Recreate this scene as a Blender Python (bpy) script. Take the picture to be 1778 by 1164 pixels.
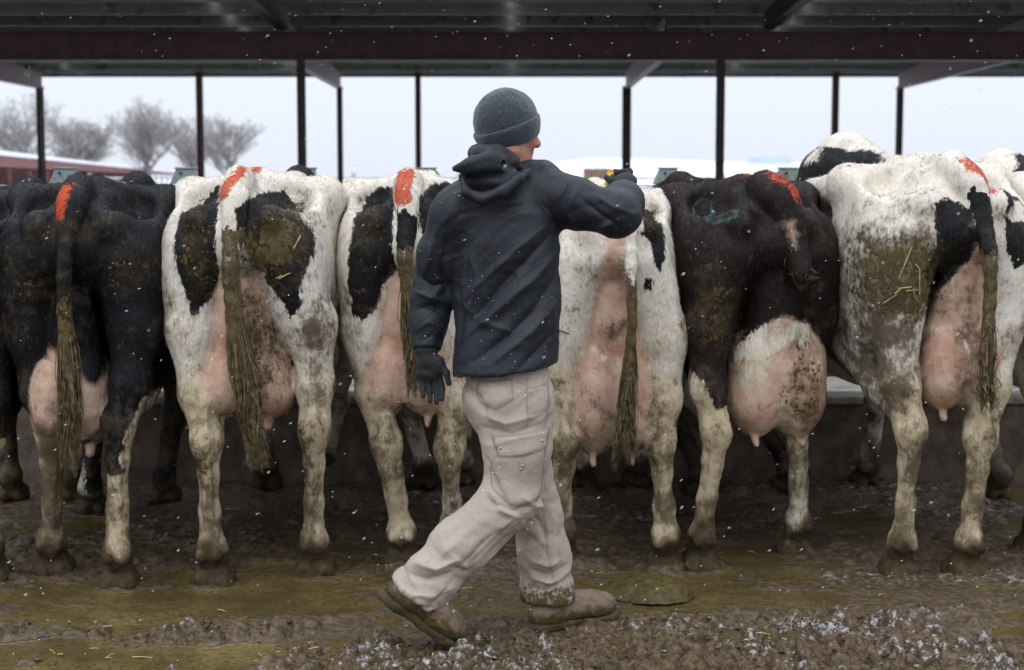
import bpy, math, random
import numpy as np
R = math.radians
random.seed(7); RNG = np.random.default_rng(7)
scene = bpy.context.scene
for o in list(bpy.data.objects): bpy.data.objects.remove(o)
C = scene.collection

# ------------------------------------------------------------------ camera
FPX = 2800.0; PITCH = R(5.65); CAMH = 1.53
cd = bpy.data.cameras.new('camera'); cam = bpy.data.objects.new('camera', cd); C.objects.link(cam)
cam.location = (0, 0, CAMH); cam.rotation_euler = (math.pi/2 - PITCH, 0, 0)
cd.sensor_width = 36; cd.lens = FPX/1778*36; cd.clip_end = 4000; cd.clip_start = .05
cd.dof.use_dof = True; cd.dof.focus_distance = 5.45; cd.dof.aperture_fstop = 3.8
scene.camera = cam
# ------------------------------------------------------------------ world, sun, exposure
SUN_EL, SUN_AZ = 60, 205          # azimuth the light comes from (clockwise from +Y): behind the camera
w = bpy.data.worlds.new('World'); scene.world = w; w.use_nodes = True
nt = w.node_tree; bg = nt.nodes['Background']
sky = nt.nodes.new('ShaderNodeTexSky'); sky.sky_type = 'NISHITA'; sky.sun_disc = False
sky.sun_elevation = R(SUN_EL); sky.sun_rotation = R(SUN_AZ); sky.air_density = 1.2; sky.dust_density = 6
hs = nt.nodes.new('ShaderNodeHueSaturation'); hs.inputs['Saturation'].default_value = .28
mx = nt.nodes.new('ShaderNodeMix'); mx.data_type = 'RGBA'; mx.inputs[0].default_value = .86
nt.links.new(sky.outputs[0], hs.inputs['Color']); nt.links.new(hs.outputs[0], mx.inputs[6])
mx.inputs[7].default_value = (8.6, 9.25, 10.4, 1)     # even snow cloud
geo = nt.nodes.new('ShaderNodeTexCoord'); sxyz = nt.nodes.new('ShaderNodeSeparateXYZ'); nt.links.new(geo.outputs['Generated'], sxyz.inputs[0])
gr = nt.nodes.new('ShaderNodeMapRange'); gr.inputs[3].default_value = 1.0; gr.inputs[4].default_value = 2.05     # overcast: brighter overhead
nt.links.new(sxyz.outputs[2], gr.inputs[0]); sc_ = nt.nodes.new('ShaderNodeVectorMath'); sc_.operation = 'SCALE'
nt.links.new(mx.outputs[2], sc_.inputs[0]); nt.links.new(gr.outputs[0], sc_.inputs['Scale'])
nt.links.new(sc_.outputs[0], bg.inputs['Color']); bg.inputs['Strength'].default_value = .11
sd = bpy.data.lights.new('sun', 'SUN'); sun = bpy.data.objects.new('sun', sd); C.objects.link(sun)
sd.energy = .7; sd.angle = R(50); sd.color = (1, .97, .93)
sun.rotation_euler = (R(90-SUN_EL), 0, R(180-SUN_AZ))
scene.view_settings.view_transform = 'Standard'; scene.view_settings.look = 'None'
scene.view_settings.exposure = 0.0; scene.view_settings.gamma = 1
scene.cycles.max_bounces = 4; scene.cycles.use_denoising = True

# ------------------------------------------------------------------ helpers: pixels of the 1778x1164 photo -> points
cp, sp = math.cos(PITCH), math.sin(PITCH)
def at(px, py, Y):
    u = (px-889)/FPX; v = (582-py)/FPX
    dx, dy, dz = u, cp+v*sp, -sp+v*cp
    t = Y/dy
    return np.array([dx*t, Y, CAMH+dz*t])
def ground_at(px, py):
    u = (px-889)/FPX; v = (582-py)/FPX
    dx, dy, dz = u, cp+v*sp, -sp+v*cp
    t = -CAMH/dz
    return np.array([dx*t, dy*t, 0.])
def unit(v): v = np.asarray(v, float); return v/max(np.linalg.norm(v), 1e-9)

# ------------------------------------------------------------------ noise
def _hash(i, j, k):
    n = (i*374761393 + j*668265263 + k*1274126177) & 0xffffffff
    n = ((n ^ (n >> 13))*1274126177) & 0xffffffff
    return ((n ^ (n >> 16)) & 0xffff)/65535.
def vnoise(p):
    p = np.asarray(p, float); f = np.floor(p).astype(np.int64); t = p-f; t = t*t*(3-2*t)
    r = 0
    for a in (0, 1):
        for b in (0, 1):
            for c in (0, 1):
                wgt = (t[..., 0] if a else 1-t[..., 0])*(t[..., 1] if b else 1-t[..., 1])*(t[..., 2] if c else 1-t[..., 2])
                r = r + wgt*_hash(f[..., 0]+a, f[..., 1]+b, f[..., 2]+c)
    return r*2-1
def fbm(p, octv=4, gain=.5):
    p = np.asarray(p, float); a = 1; s = 0; tot = 0
    for i in range(octv):
        s = s + a*vnoise(p*(2**i)+17.3*i); tot += a; a *= gain
    return s/tot
def sstep(a, b, x): t = np.clip((x-a)/(b-a), 0, 1); return t*t*(3-2*t)

# ------------------------------------------------------------------ signed distance modelling
class Cap:                       # tapered capsule; flat=True cuts the end b square
    def __init__(s, a, b, r1, r2=None, flat=False):
        s.a = np.asarray(a, np.float32); s.b = np.asarray(b, np.float32); s.r1 = r1; s.r2 = r1 if r2 is None else r2; s.flat = flat
    def bounds(s):
        r = max(s.r1, s.r2); return np.minimum(s.a, s.b)-r, np.maximum(s.a, s.b)+r
    def ev(s, x, y, z):
        ba = s.b-s.a; L = float(ba@ba)+1e-9
        q = ((x-s.a[0])*ba[0]+(y-s.a[1])*ba[1]+(z-s.a[2])*ba[2])/L
        t = np.clip(q, 0, 1)
        d = np.sqrt((x-s.a[0]-t*ba[0])**2+(y-s.a[1]-t*ba[1])**2+(z-s.a[2]-t*ba[2])**2)-(s.r1+(s.r2-s.r1)*t)
        if s.flat: d = np.maximum(d, (q-1)*math.sqrt(L))
        return d
class Ell:                       # ellipsoid with axes given as rows of rot
    def __init__(s, c, r, rot=None):
        s.c = np.asarray(c, np.float32); s.r = np.asarray(r, np.float32); s.rot = np.eye(3, dtype=np.float32) if rot is None else np.asarray(rot, np.float32)
    def bounds(s):
        e = np.sqrt(((s.rot*s.r[:, None])**2).sum(0)); return s.c-e, s.c+e
    def ev(s, x, y, z):
        dx, dy, dz = x-s.c[0], y-s.c[1], z-s.c[2]
        k0 = 0; k1 = 0
        for i in range(3):
            q = dx*s.rot[i, 0]+dy*s.rot[i, 1]+dz*s.rot[i, 2]
            k0 = k0+(q/s.r[i])**2; k1 = k1+(q/s.r[i]**2)**2
        k0 = np.sqrt(k0); k1 = np.sqrt(k1)+1e-6
        return k0*(k0-1)/k1
class Stack:                     # stack of elliptical sections along z: rows (z, cx, cy, half u, half v); u turned by yaw
    def __init__(s, rows, yaw, power=2.0):
        s.rows = np.array(sorted(rows), np.float32); s.c, s.s = math.cos(yaw), math.sin(yaw); s.p = power
    def bounds(s):
        r = s.rows; m = max(r[:, 3].max(), r[:, 4].max())
        return np.array([r[:, 1].min()-m, r[:, 2].min()-m, r[0, 0]]), np.array([r[:, 1].max()+m, r[:, 2].max()+m, r[-1, 0]])
    def ev(s, x, y, z):
        r = s.rows; g = lambda i: np.interp(z, r[:, 0], r[:, i]).astype(np.float32)
        dx, dy = x-g(1), y-g(2); u = dx*s.c-dy*s.s; v = dx*s.s+dy*s.c; a, b = g(3), g(4)
        k = (np.abs(u/a)**s.p+np.abs(v/b)**s.p)**(1/s.p)
        d = (k-1)*np.minimum(a, b)
        return np.maximum(d, np.maximum(r[0, 0]-z, z-r[-1, 0]))
def chain(pts, rad, flat=False):
    return [Cap(pts[i], pts[i+1], rad[i], rad[i+1], flat and i == len(pts)-2) for i in range(len(pts)-1)]

class Field:
    def __init__(s, lo, hi, h):
        s.lo = np.asarray(lo, np.float32); s.h = h
        n = np.ceil((np.asarray(hi)-s.lo)/h).astype(int)+1
        s.ax = [(s.lo[i]+h*np.arange(n[i])).astype(np.float32) for i in range(3)]
        s.D = np.full(n, 9., np.float32)
    def sub(s, lo, hi):
        sl = []
        for i in range(3):
            a = int(np.clip(math.floor((lo[i]-s.lo[i])/s.h), 0, len(s.ax[i]))); b = int(np.clip(math.ceil((hi[i]-s.lo[i])/s.h)+1, 0, len(s.ax[i])))
            sl.append(slice(a, b))
        return tuple(sl)
    def add(s, prims, k=.03, op='u'):
        for p in (prims if isinstance(prims, (list, tuple)) else [prims]):
            lo, hi = p.bounds(); m = k+3*s.h; sl = s.sub(lo-m, hi+m)
            if any(q.stop <= q.start for q in sl): continue
            x = s.ax[0][sl[0]][:, None, None]; y = s.ax[1][sl[1]][None, :, None]; z = s.ax[2][sl[2]][None, None, :]
            d = p.ev(x, y, z); a = s.D[sl]
            if op == 'u': t = np.clip(.5+.5*(a-d)/k, 0, 1); s.D[sl] = a+(d-a)*t-k*t*(1-t)
            else: d = -d; t = np.clip(.5-.5*(a-d)/k, 0, 1); s.D[sl] = a+(d-a)*t+k*t*(1-t)
    def displace(s, fn, band=0): s.fns = getattr(s, 'fns', [])+[fn]      # moves the finished surface along its normals
    def cut(s, fn):
        x = s.ax[0][:, None, None]; y = s.ax[1][None, :, None]; z = s.ax[2][None, None, :]
        s.D = np.maximum(s.D, fn(x, y, z))
    def mesh(s):
        D = s.D; D = np.pad(D, 1, constant_values=9.); lo = s.lo-s.h
        neg = D < 0
        cnt = np.zeros(np.array(D.shape)-1, np.uint8); n0, n1, n2 = cnt.shape
        for a in (0, 1):
            for b in (0, 1):
                for c in (0, 1): cnt += neg[a:a+n0, b:b+n1, c:c+n2]
        act = (cnt > 0) & (cnt < 8); I = np.stack(np.nonzero(act), -1)
        idx = np.full(cnt.shape, -1, np.int32); idx[act] = np.arange(len(I))
        acc = np.zeros((len(I), 3), np.float32); num = np.zeros(len(I), np.float32)
        cs = [(a, b, c) for a in (0, 1) for b in (0, 1) for c in (0, 1)]
        for p in cs:
            for ax in range(3):
                if p[ax]: continue
                q = list(p); q[ax] = 1
                d0 = D[I[:, 0]+p[0], I[:, 1]+p[1], I[:, 2]+p[2]]; d1 = D[I[:, 0]+q[0], I[:, 1]+q[1], I[:, 2]+q[2]]
                m = (d0 < 0) != (d1 < 0); t = np.where(m, d0/(d0-d1+1e-12), 0)
                pos = np.array(p, np.float32)[None].repeat(len(I), 0); pos[:, ax] += t
                acc[m] += pos[m]; num[m] += 1
        V = lo+s.h*(I+acc/num[:, None])
        F = []
        for ax in range(3):
            b, c = (ax+1) % 3, (ax+2) % 3
            sl0 = [slice(None)]*3; sl1 = [slice(None)]*3; sl0[ax] = slice(0, -1); sl1[ax] = slice(1, None)
            A = neg[tuple(sl0)]; B = neg[tuple(sl1)]; ch = A != B
            E = np.stack(np.nonzero(ch), -1)
            ok = (E[:, b] > 0) & (E[:, c] > 0) & (E[:, b] < cnt.shape[b]) & (E[:, c] < cnt.shape[c]); E = E[ok]
            fl = A[E[:, 0], E[:, 1], E[:, 2]]
            def cell(db, dc):
                q = E.copy(); q[:, b] += db; q[:, c] += dc; return idx[q[:, 0], q[:, 1], q[:, 2]]
            Q = np.stack([cell(-1, -1), cell(0, -1), cell(0, 0), cell(-1, 0)], -1)
            Q = np.where(fl[:, None], Q, Q[:, ::-1]); F.append(Q)
        F = np.concatenate(F); F = F[(F >= 0).all(1)]
        V = V.astype(np.float32)
        for fn in getattr(s, 'fns', []): V = (V+normals(V, F)*(-fn(V.astype(float)))[:, None]).astype(np.float32)
        return V, F

# ------------------------------------------------------------------ mesh / object helpers
def new_mesh(name, V, F, mat=None, smooth=True, attrs=None):
    me = bpy.data.meshes.new(name)
    V = np.asarray(V, np.float32); F = np.asarray(F, np.int32); n = F.shape[1]
    me.vertices.add(len(V)); me.vertices.foreach_set('co', V.ravel())
    me.loops.add(F.size); me.loops.foreach_set('vertex_index', F.ravel())
    me.polygons.add(len(F)); me.polygons.foreach_set('loop_start', np.arange(0, F.size, n, dtype=np.int32))
    me.polygons.foreach_set('loop_total', np.full(len(F), n, np.int32))
    me.polygons.foreach_set('use_smooth', np.full(len(F), smooth))
    for k, a in (attrs or {}).items():
        at_ = me.attributes.new(k, 'FLOAT_COLOR', 'POINT'); at_.data.foreach_set('color', np.asarray(a, np.float32).ravel())
    me.update(calc_edges=True)
    if mat: me.materials.append(mat)
    return me
def obj(name, me, parent=None, loc=None, rot=None):
    o = bpy.data.objects.new(name, me); C.objects.link(o)
    if parent is not None: o.parent = parent
    if loc is not None: o.location = loc
    if rot is not None: o.rotation_euler = rot
    return o
def tag(o, label=None, cat=None, group=None, kind=None):
    for k, v in (('label', label), ('category', cat), ('group', group), ('kind', kind)):
        if v: o[k] = v
    return o
def empty(name, loc=(0, 0, 0), rz=0):
    o = bpy.data.objects.new(name, None); C.objects.link(o); o.location = loc; o.rotation_euler = (0, 0, rz); o.empty_display_size = .1; return o
def normals(V, F):
    a, b, c = V[F[:, 0]], V[F[:, 1]], V[F[:, 2]]; fn = np.cross(b-a, c-a)
    N = np.zeros_like(V)
    for i in range(F.shape[1]): np.add.at(N, F[:, i], fn)
    return N/(np.linalg.norm(N, axis=1, keepdims=True)+1e-9)
class MB:                        # hard-surface builder: quads
    def __init__(s): s.V = []; s.F = []
    def box(s, lo, hi):
        x0, y0, z0 = lo; x1, y1, z1 = hi; b = len(s.V)
        s.V += [(x0, y0, z0), (x1, y0, z0), (x1, y1, z0), (x0, y1, z0), (x0, y0, z1), (x1, y0, z1), (x1, y1, z1), (x0, y1, z1)]
        s.F += [[b+i for i in q] for q in ((0, 3, 2, 1), (4, 5, 6, 7), (0, 1, 5, 4), (1, 2, 6, 5), (2, 3, 7, 6), (3, 0, 4, 7))]; return s
    def prism(s, pts, axis, lo, hi):      # polygon of 4 pts in the two other axes
        b = len(s.V)
        for w_ in (lo, hi):
            for (p, q) in pts: v = [p, q]; v.insert(axis, w_); s.V.append(tuple(v))
        s.F += [[b, b+1, b+2, b+3], [b+7, b+6, b+5, b+4]]+[[b+i, b+4+i, b+4+(i+1) % 4, b+(i+1) % 4] for i in range(4)]; return s
    def tube(s, a, b_, r1, r2=None, n=10):
        a = np.asarray(a, float); b_ = np.asarray(b_, float); d = unit(b_-a); r2 = r1 if r2 is None else r2
        u = unit(np.cross(d, (0, 0, 1) if abs(d[2]) < .9 else (1, 0, 0))); v = np.cross(d, u); base = len(s.V)
        for c, r in ((a, r1), (b_, r2)):
            for i in range(n): t = 2*math.pi*i/n; s.V.append(tuple(c+r*(math.cos(t)*u+math.sin(t)*v)))
        for i in range(n): j = (i+1) % n; s.F.append([base+i, base+j, base+n+j, base+n+i])
        for o_ in (base, base+n):
            s.V.append(tuple(a if o_ == base else b_)); c = len(s.V)-1
            for i in range(0, n, 2): s.F.append([c, o_+i, o_+(i+1) % n, o_+(i+2) % n] if o_ != base else [c, o_+(i+2) % n, o_+(i+1) % n, o_+i])
        return s
    def build(s, name, mat, parent=None, bevel=0, smooth=False):
        me = new_mesh(name, s.V, s.F, mat, smooth); o = obj(name, me, parent)
        if bevel:
            m = o.modifiers.new('b', 'BEVEL'); m.width = bevel; m.segments = 2; m.limit_method = 'ANGLE'
        return o

# ------------------------------------------------------------------ materials
class Mat:
    def __init__(s, name, rough=.6, spec=.5):
        s.m = bpy.data.materials.new(name); s.m.use_nodes = True; s.t = s.m.node_tree; s.b = s.t.nodes['Principled BSDF']
        s.b.inputs['Roughness'].default_value = rough; s.b.inputs['Specular IOR Level'].default_value = spec
        s.tc = s.t.nodes.new('ShaderNodeTexCoord')
    def lk(s, a, b): s.t.links.new(a, b)
    def setin(s, inp, v):
        if isinstance(v, bpy.types.NodeSocket): s.lk(v, inp)
        elif isinstance(v, (tuple, list)) and len(v) == 3 and inp.type == 'RGBA': inp.default_value = (*v, 1)
        else: inp.default_value = v
    def coord(s, scale=(1, 1, 1)):
        mp = s.t.nodes.new('ShaderNodeMapping'); s.lk(s.tc.outputs['Object'], mp.inputs[0]); mp.inputs['Scale'].default_value = scale; return mp.outputs[0]
    def noise(s, scale, detail=4, rough=.55, stretch=(1, 1, 1), dist=0):
        n = s.t.nodes.new('ShaderNodeTexNoise'); s.lk(s.coord(stretch), n.inputs['Vector'])
        n.inputs['Scale'].default_value = scale; n.inputs['Detail'].default_value = detail; n.inputs['Roughness'].default_value = rough; n.inputs['Distortion'].default_value = dist
        return n.outputs['Fac']
    def voro(s, scale, stretch=(1, 1, 1), feature='F1', out='Distance'):
        n = s.t.nodes.new('ShaderNodeTexVoronoi'); n.feature = feature; s.lk(s.coord(stretch), n.inputs['Vector']); n.inputs['Scale'].default_value = scale; return n.outputs[out]
    def wave(s, scale, dist=1, stretch=(1, 1, 1), axis='X', detail=2):
        n = s.t.nodes.new('ShaderNodeTexWave'); n.bands_direction = axis; s.lk(s.coord(stretch), n.inputs['Vector']); n.inputs['Scale'].default_value = scale
        n.inputs['Distortion'].default_value = dist; n.inputs['Detail'].default_value = detail; return n.outputs['Fac']
    def attr(s, name):
        n = s.t.nodes.new('ShaderNodeAttribute'); n.attribute_name = name
        sp_ = s.t.nodes.new('ShaderNodeSeparateColor'); s.lk(n.outputs['Color'], sp_.inputs[0]); return sp_.outputs[0], sp_.outputs[1], sp_.outputs[2], n.outputs['Alpha']
    def math(s, op, a, b=0., c=0., clamp=False):
        n = s.t.nodes.new('ShaderNodeMath'); n.operation = op; n.use_clamp = clamp
        for i, v in enumerate((a, b, c)): s.setin(n.inputs[i], v)
        return n.outputs[0]
    def rng(s, v, a, b, c=0., d=1.):
        n = s.t.nodes.new('ShaderNodeMapRange'); n.interpolation_type = 'SMOOTHSTEP'
        for i, q in enumerate((v, a, b, c, d)): s.setin(n.inputs[i], q)
        return n.outputs[0]
    def mix(s, f, a, b, mode='MIX'):
        n = s.t.nodes.new('ShaderNodeMix'); n.data_type = 'RGBA'; n.blend_type = mode
        s.setin(n.inputs[0], f); s.setin(n.inputs[6], a); s.setin(n.inputs[7], b); return n.outputs[2]
    def bump(s, h, strength=.5, dist=.01, normal=None):
        n = s.t.nodes.new('ShaderNodeBump'); n.inputs['Strength'].default_value = strength; n.inputs['Distance'].default_value = dist
        s.lk(h, n.inputs['Height'])
        if normal is not None: s.lk(normal, n.inputs['Normal'])
        return n.outputs[0]
    def out(s, col=None, rough=None, normal=None, **kw):
        for k, v in (('Base Color', col), ('Roughness', rough), ('Normal', normal)):
            if v is not None: s.setin(s.b.inputs[k], v)
        for k, v in kw.items(): s.setin(s.b.inputs[k.replace('_', ' ')], v)
        return s.m

def mat_simple(name, col, rough=.6, var=.25, scale=20, bump=.2, bdist=.003, metal=0, spec=.5, dirt=None, dscale=6):
    m = Mat(name, rough, spec); n = m.noise(scale, 5)
    dark = tuple(c*(1-var) for c in col); lite = tuple(min(1, c*(1+var)) for c in col)
    c = m.mix(m.rng(n, .3, .7), dark, lite)
    if dirt: c = m.mix(m.rng(m.noise(dscale, 6, .65), .5, .68), c, dirt)
    return m.out(c, None, m.bump(m.noise(scale*3, 4), bump, bdist), Metallic=metal)

def make_coat(hair=False):
    m = Mat('coat_hair' if hair else 'cow_coat', .62, .16)
    blk, mud, skin, ora = m.attr('fa'); dirt, grn, tint, yel = m.attr('fb')
    n1 = m.noise(28, 6, .62); n2 = m.noise(9, 6, .62); nh = m.noise(60, 4, .6, (1.6, 1.6, .45)); nf = m.noise(170, 3, .6, (1, 1, .6)); n0 = m.noise(4, 4, .6)
    n3 = m.noise(16, 6, .65, (1, 1, 1), .5)
    S = lambda q: m.math('SUBTRACT', q, .5)
    W = lambda base, *pr: (lambda acc: acc)(__import__('functools').reduce(lambda a, p: m.math('ADD', a, m.math('MULTIPLY', p[0], p[1])), pr, base))
    d1, d2, dh, df, d3 = S(n1), S(n2), S(nh), S(nf), S(n3)
    # white coat, yellowed unevenly
    wht = m.mix(m.rng(n2, .35, .7), (.70, .655, .58), (.60, .545, .455))
    wht = m.mix(m.math('MULTIPLY', m.rng(nh, .4, .75), .35), wht, (.50, .43, .33))
    wht = m.mix(m.math('MULTIPLY', m.rng(W(yel, (d2, 1.2), (dh, .6)), .2, .9), .8), wht, (.40, .31, .17))
    bk = m.mix(tint, (.0060, .0062, .0075), (.0125, .0068, .0062)); bk = m.mix(m.math('MULTIPLY', m.rng(nh, .5, .8), .7), bk, (.014, .013, .013))
    bm = m.rng(W(blk, (d1, .6), (dh, .7), (df, .25)), .42, .58)
    c = m.mix(bm, wht, bk)
    # bare skin
    sk = m.mix(m.rng(n2, .3, .7), (.55, .385, .29), (.45, .285, .20)); sk = m.mix(m.math('MULTIPLY', m.rng(nf, .45, .75), .5), sk, (.62, .51, .42)); sk = m.mix(m.rng(n0, .46, .66), sk, (.39, .215, .150))
    sk = m.mix(m.math('MULTIPLY', m.rng(m.noise(95, 4, .7), .60, .72), .7), sk, (.12, .085, .06))
    sm = m.rng(W(skin, (d1, .7), (d2, .9), (dh, .3)), .25, .75)
    c = m.mix(sm, c, sk)
    # grey-brown dried dirt in streaks and specks
    dm = m.rng(W(dirt, (d1, 1.3), (d2, 1.5), (dh, .55), (df, .5)), .28, .92)
    c = m.mix(m.math('MULTIPLY', dm, .88), c, m.mix(m.rng(n2, .35, .65), (.135, .100, .056), (.058, .042, .024)))
    c = m.mix(m.rng(W(dirt, (d1, .5), (d3, .6)), .98, 1.28), c, m.mix(m.rng(n1, .35, .65), (.075, .054, .028), (.038, .027, .014)))
    # manure: soaked hair, then broken flakes and thick crust
    st = m.rng(W(mud, (d2, .8), (d1, .8), (dh, .7)), .12, .80)
    c = m.mix(m.math('MULTIPLY', st, m.math('SUBTRACT', .85, m.math('MULTIPLY', bm, .45))), c, m.mix(m.rng(n1, .35, .65), (.050, .035, .013), (.080, .060, .022)))
    vor = m.voro(58, (1, 1, .8))
    mv = W(mud, (d3, 1.7), (d1, .7), (m.math('SUBTRACT', .30, vor), .8), (df, .3)); mm = m.rng(mv, .47, .60)
    mudc = m.mix(m.rng(n1, .3, .7), (.145, .104, .036), (.075, .054, .018)); mudc = m.mix(m.math('MULTIPLY', m.rng(nf, .45, .75), .6), mudc, (.21, .16, .075))
    mudc = m.mix(m.math('MULTIPLY', m.rng(n2, .46, .70), .8), mudc, (.050, .038, .014))
    mudc = m.mix(m.math('MULTIPLY', m.rng(nh, .42, .68), .75), mudc, (.038, .027, .012)); mudc = m.mix(m.math('MULTIPLY', m.rng(n0, .45, .65), .45), mudc, (.060, .040, .018))
    c = m.mix(m.math('MULTIPLY', mm, .9), c, mudc)
    # chalk
    om = m.rng(W(ora, (d1, 1.2), (dh, 1.2), (df, .8)), .34, .66)
    c = m.mix(m.math('MULTIPLY', om, .93), c, m.mix(m.rng(nf, .35, .65), (.54, .080, .018), (.30, .036, .012)))
    gm = m.rng(W(grn, (d1, 1.3), (df, .6)), .40, .95)
    c = m.mix(m.math('MULTIPLY', gm, .36), c, (.10, .28, .25))
    rough = m.mix(bm, (.75,)*3, (.50,)*3); rough = m.mix(mm, rough, (.5,)*3); rough = m.mix(sm, rough, (.52,)*3)
    if hair: return m.out(c, rough)
    hgt = W(m.math('MULTIPLY', nh, .8), (nf, .5), (m.math('MULTIPLY', mm, m.math('ADD', .7, n1)), .9))
    return m.out(c, rough, m.bump(hgt, .8, .006))
M = {}
M['coat'] = make_coat(); M['hair'] = make_coat(True)
# ================================================================== ground
def clod_mask(x, y):
    P = np.stack([x*2.1, y*3.2, 0*x+3.1], -1)
    near = sstep(5.66, 5.15, y+.22*fbm(np.stack([x*.9, y*0+1, y*0], -1), 3))
    return near*sstep(-.10, .16, fbm(P, 4)+.10*sstep(5.3, 4.9, y))
def domes(x, y, cell, seed, rmin=.35, rmax=.62):      # lumps: overlapping domes on a jittered lattice
    u = x/cell; v = y/cell; iu = np.floor(u).astype(np.int64); iv_ = np.floor(v).astype(np.int64); best = np.zeros(len(x))
    for a in (-1, 0, 1):
        for b in (-1, 0, 1):
            i, j = iu+a, iv_+b; r = rmin+(rmax-rmin)*_hash(i, j, 0*i+seed+2)
            d2 = (u-i-_hash(i, j, 0*i+seed))**2+(v-j-_hash(i, j, 0*i+seed+1))**2
            best = np.maximum(best, np.sqrt(np.clip(r*r-d2, 0, 1))*(.35+.65*_hash(i, j, 0*i+seed+3)))
    return best*cell
HOOFS = [ground_at(*p)[:2] for p in ((88, 1000), (202, 1024), (365, 1018), (543, 1002), (697, 984), (786, 975), (976, 984), (1157, 994), (1222, 991), (1390, 966), (1570, 1003), (1687, 1004), (1805, 964), (-22, 1015))]
def ground_h(x, y):
    h = np.zeros(len(x)); m = (np.abs(x) < 4.5) & (y > 3) & (y < 10); h[m] = ground_hf(x[m], y[m]); return h
def ground_hf(x, y):
    P = np.stack([x, y, 0*x], -1); A = P*np.array([1, .8, 1])
    wx_ = x+.018*fbm(A*16+5, 3); wy_ = y+.018*fbm(A*16+55, 3)
    low = .012*fbm(P*1.3+4, 3)
    churn = .5+.5*fbm(P*2.0+9, 3)
    cow = sstep(5.80, 6.15, y)
    prints = sstep(.55, .2, np.sqrt(np.clip(1-(domes(wx_, wy_, .21, 71, .3, .5)/.21/.5)**2, 0, 1)))     # hoof marks
    mid = (.012+.026*cow)*(fbm(P*9, 4)+.30)*sstep(.20, .60, churn)+(.25+.75*cow)*sstep(.25, .65, churn)*(.26*domes(wx_, wy_, .075, 21)+.30*domes(wx_, wy_, .032, 25))
    cm = clod_mask(x, y); f1 = fbm(A*7+2, 3)
    cl = 1.45*cm*(.012+.020*np.clip(f1+.3, 0, 1)+1.0*domes(wx_, wy_, .070, 3)*sstep(-.30, .15, f1)+1.0*domes(wx_, wy_, .034, 8)*sstep(-.5, .2, fbm(A*12+80, 2))+.75*domes(wx_, wy_, .016, 15)+.006*fbm(A*60, 2))
    hm = np.zeros(len(x))
    for hx, hy in HOOFS:
        d_ = np.hypot((x-hx)*1.0, (y-hy-.05)*.8); hm = np.maximum(hm, np.exp(-(d_/.085)**4))
    mid = mid+hm*(.012+.30*domes(wx_, wy_, .040, 91))
    h = np.maximum(low+mid+cl-cm*.018-.0050-.016*prints*cow, -.005+.0008*fbm(P*np.array([9, 22, 1]), 2))
    return h*sstep(-4.5, -3.5, x)*sstep(4.5, 3.5, x)*sstep(10, 9, y)
fx = np.arange(-2.75, 2.751, .0062); fy = np.arange(4.70, 8.05, .0095)
xs = np.concatenate([-np.geomspace(900, 2.85, 40), fx, np.geomspace(2.85, 900, 40)])
ys = np.concatenate([[-60, -20, -5, 0, 2, 3, 4, 4.4], fy, np.geomspace(8.2, 1200, 40)])
GX, GY = np.meshgrid(xs, ys, indexing='ij'); gx_, gy_ = GX.ravel(), GY.ravel(); GZ = ground_h(gx_, gy_)
nx, ny = GX.shape; idx = np.arange(nx*ny).reshape(nx, ny)
GF = np.stack([idx[:-1, :-1], idx[1:, :-1], idx[1:, 1:], idx[:-1, 1:]], -1).reshape(-1, 4)
GV = np.stack([gx_, gy_, GZ], -1)
cm = clod_mask(gx_, gy_); G3 = np.stack([gx_, gy_, 0*gx_], -1)
snw = .60*cm*sstep(.008, .036, GZ)*sstep(-.65, .15, fbm(G3*3+40, 4))+.50*sstep(.001, .010, GZ)*sstep(-.1, .30, fbm(G3*np.array([2.2, 4, 1])+60, 4))*(1-cm)
ga = np.zeros((len(GV), 4)); ga[:, 0] = sstep(-.0025, .004, GZ); ga[:, 1] = cm; ga[:, 2] = snw; ga[:, 3] = 1
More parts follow.
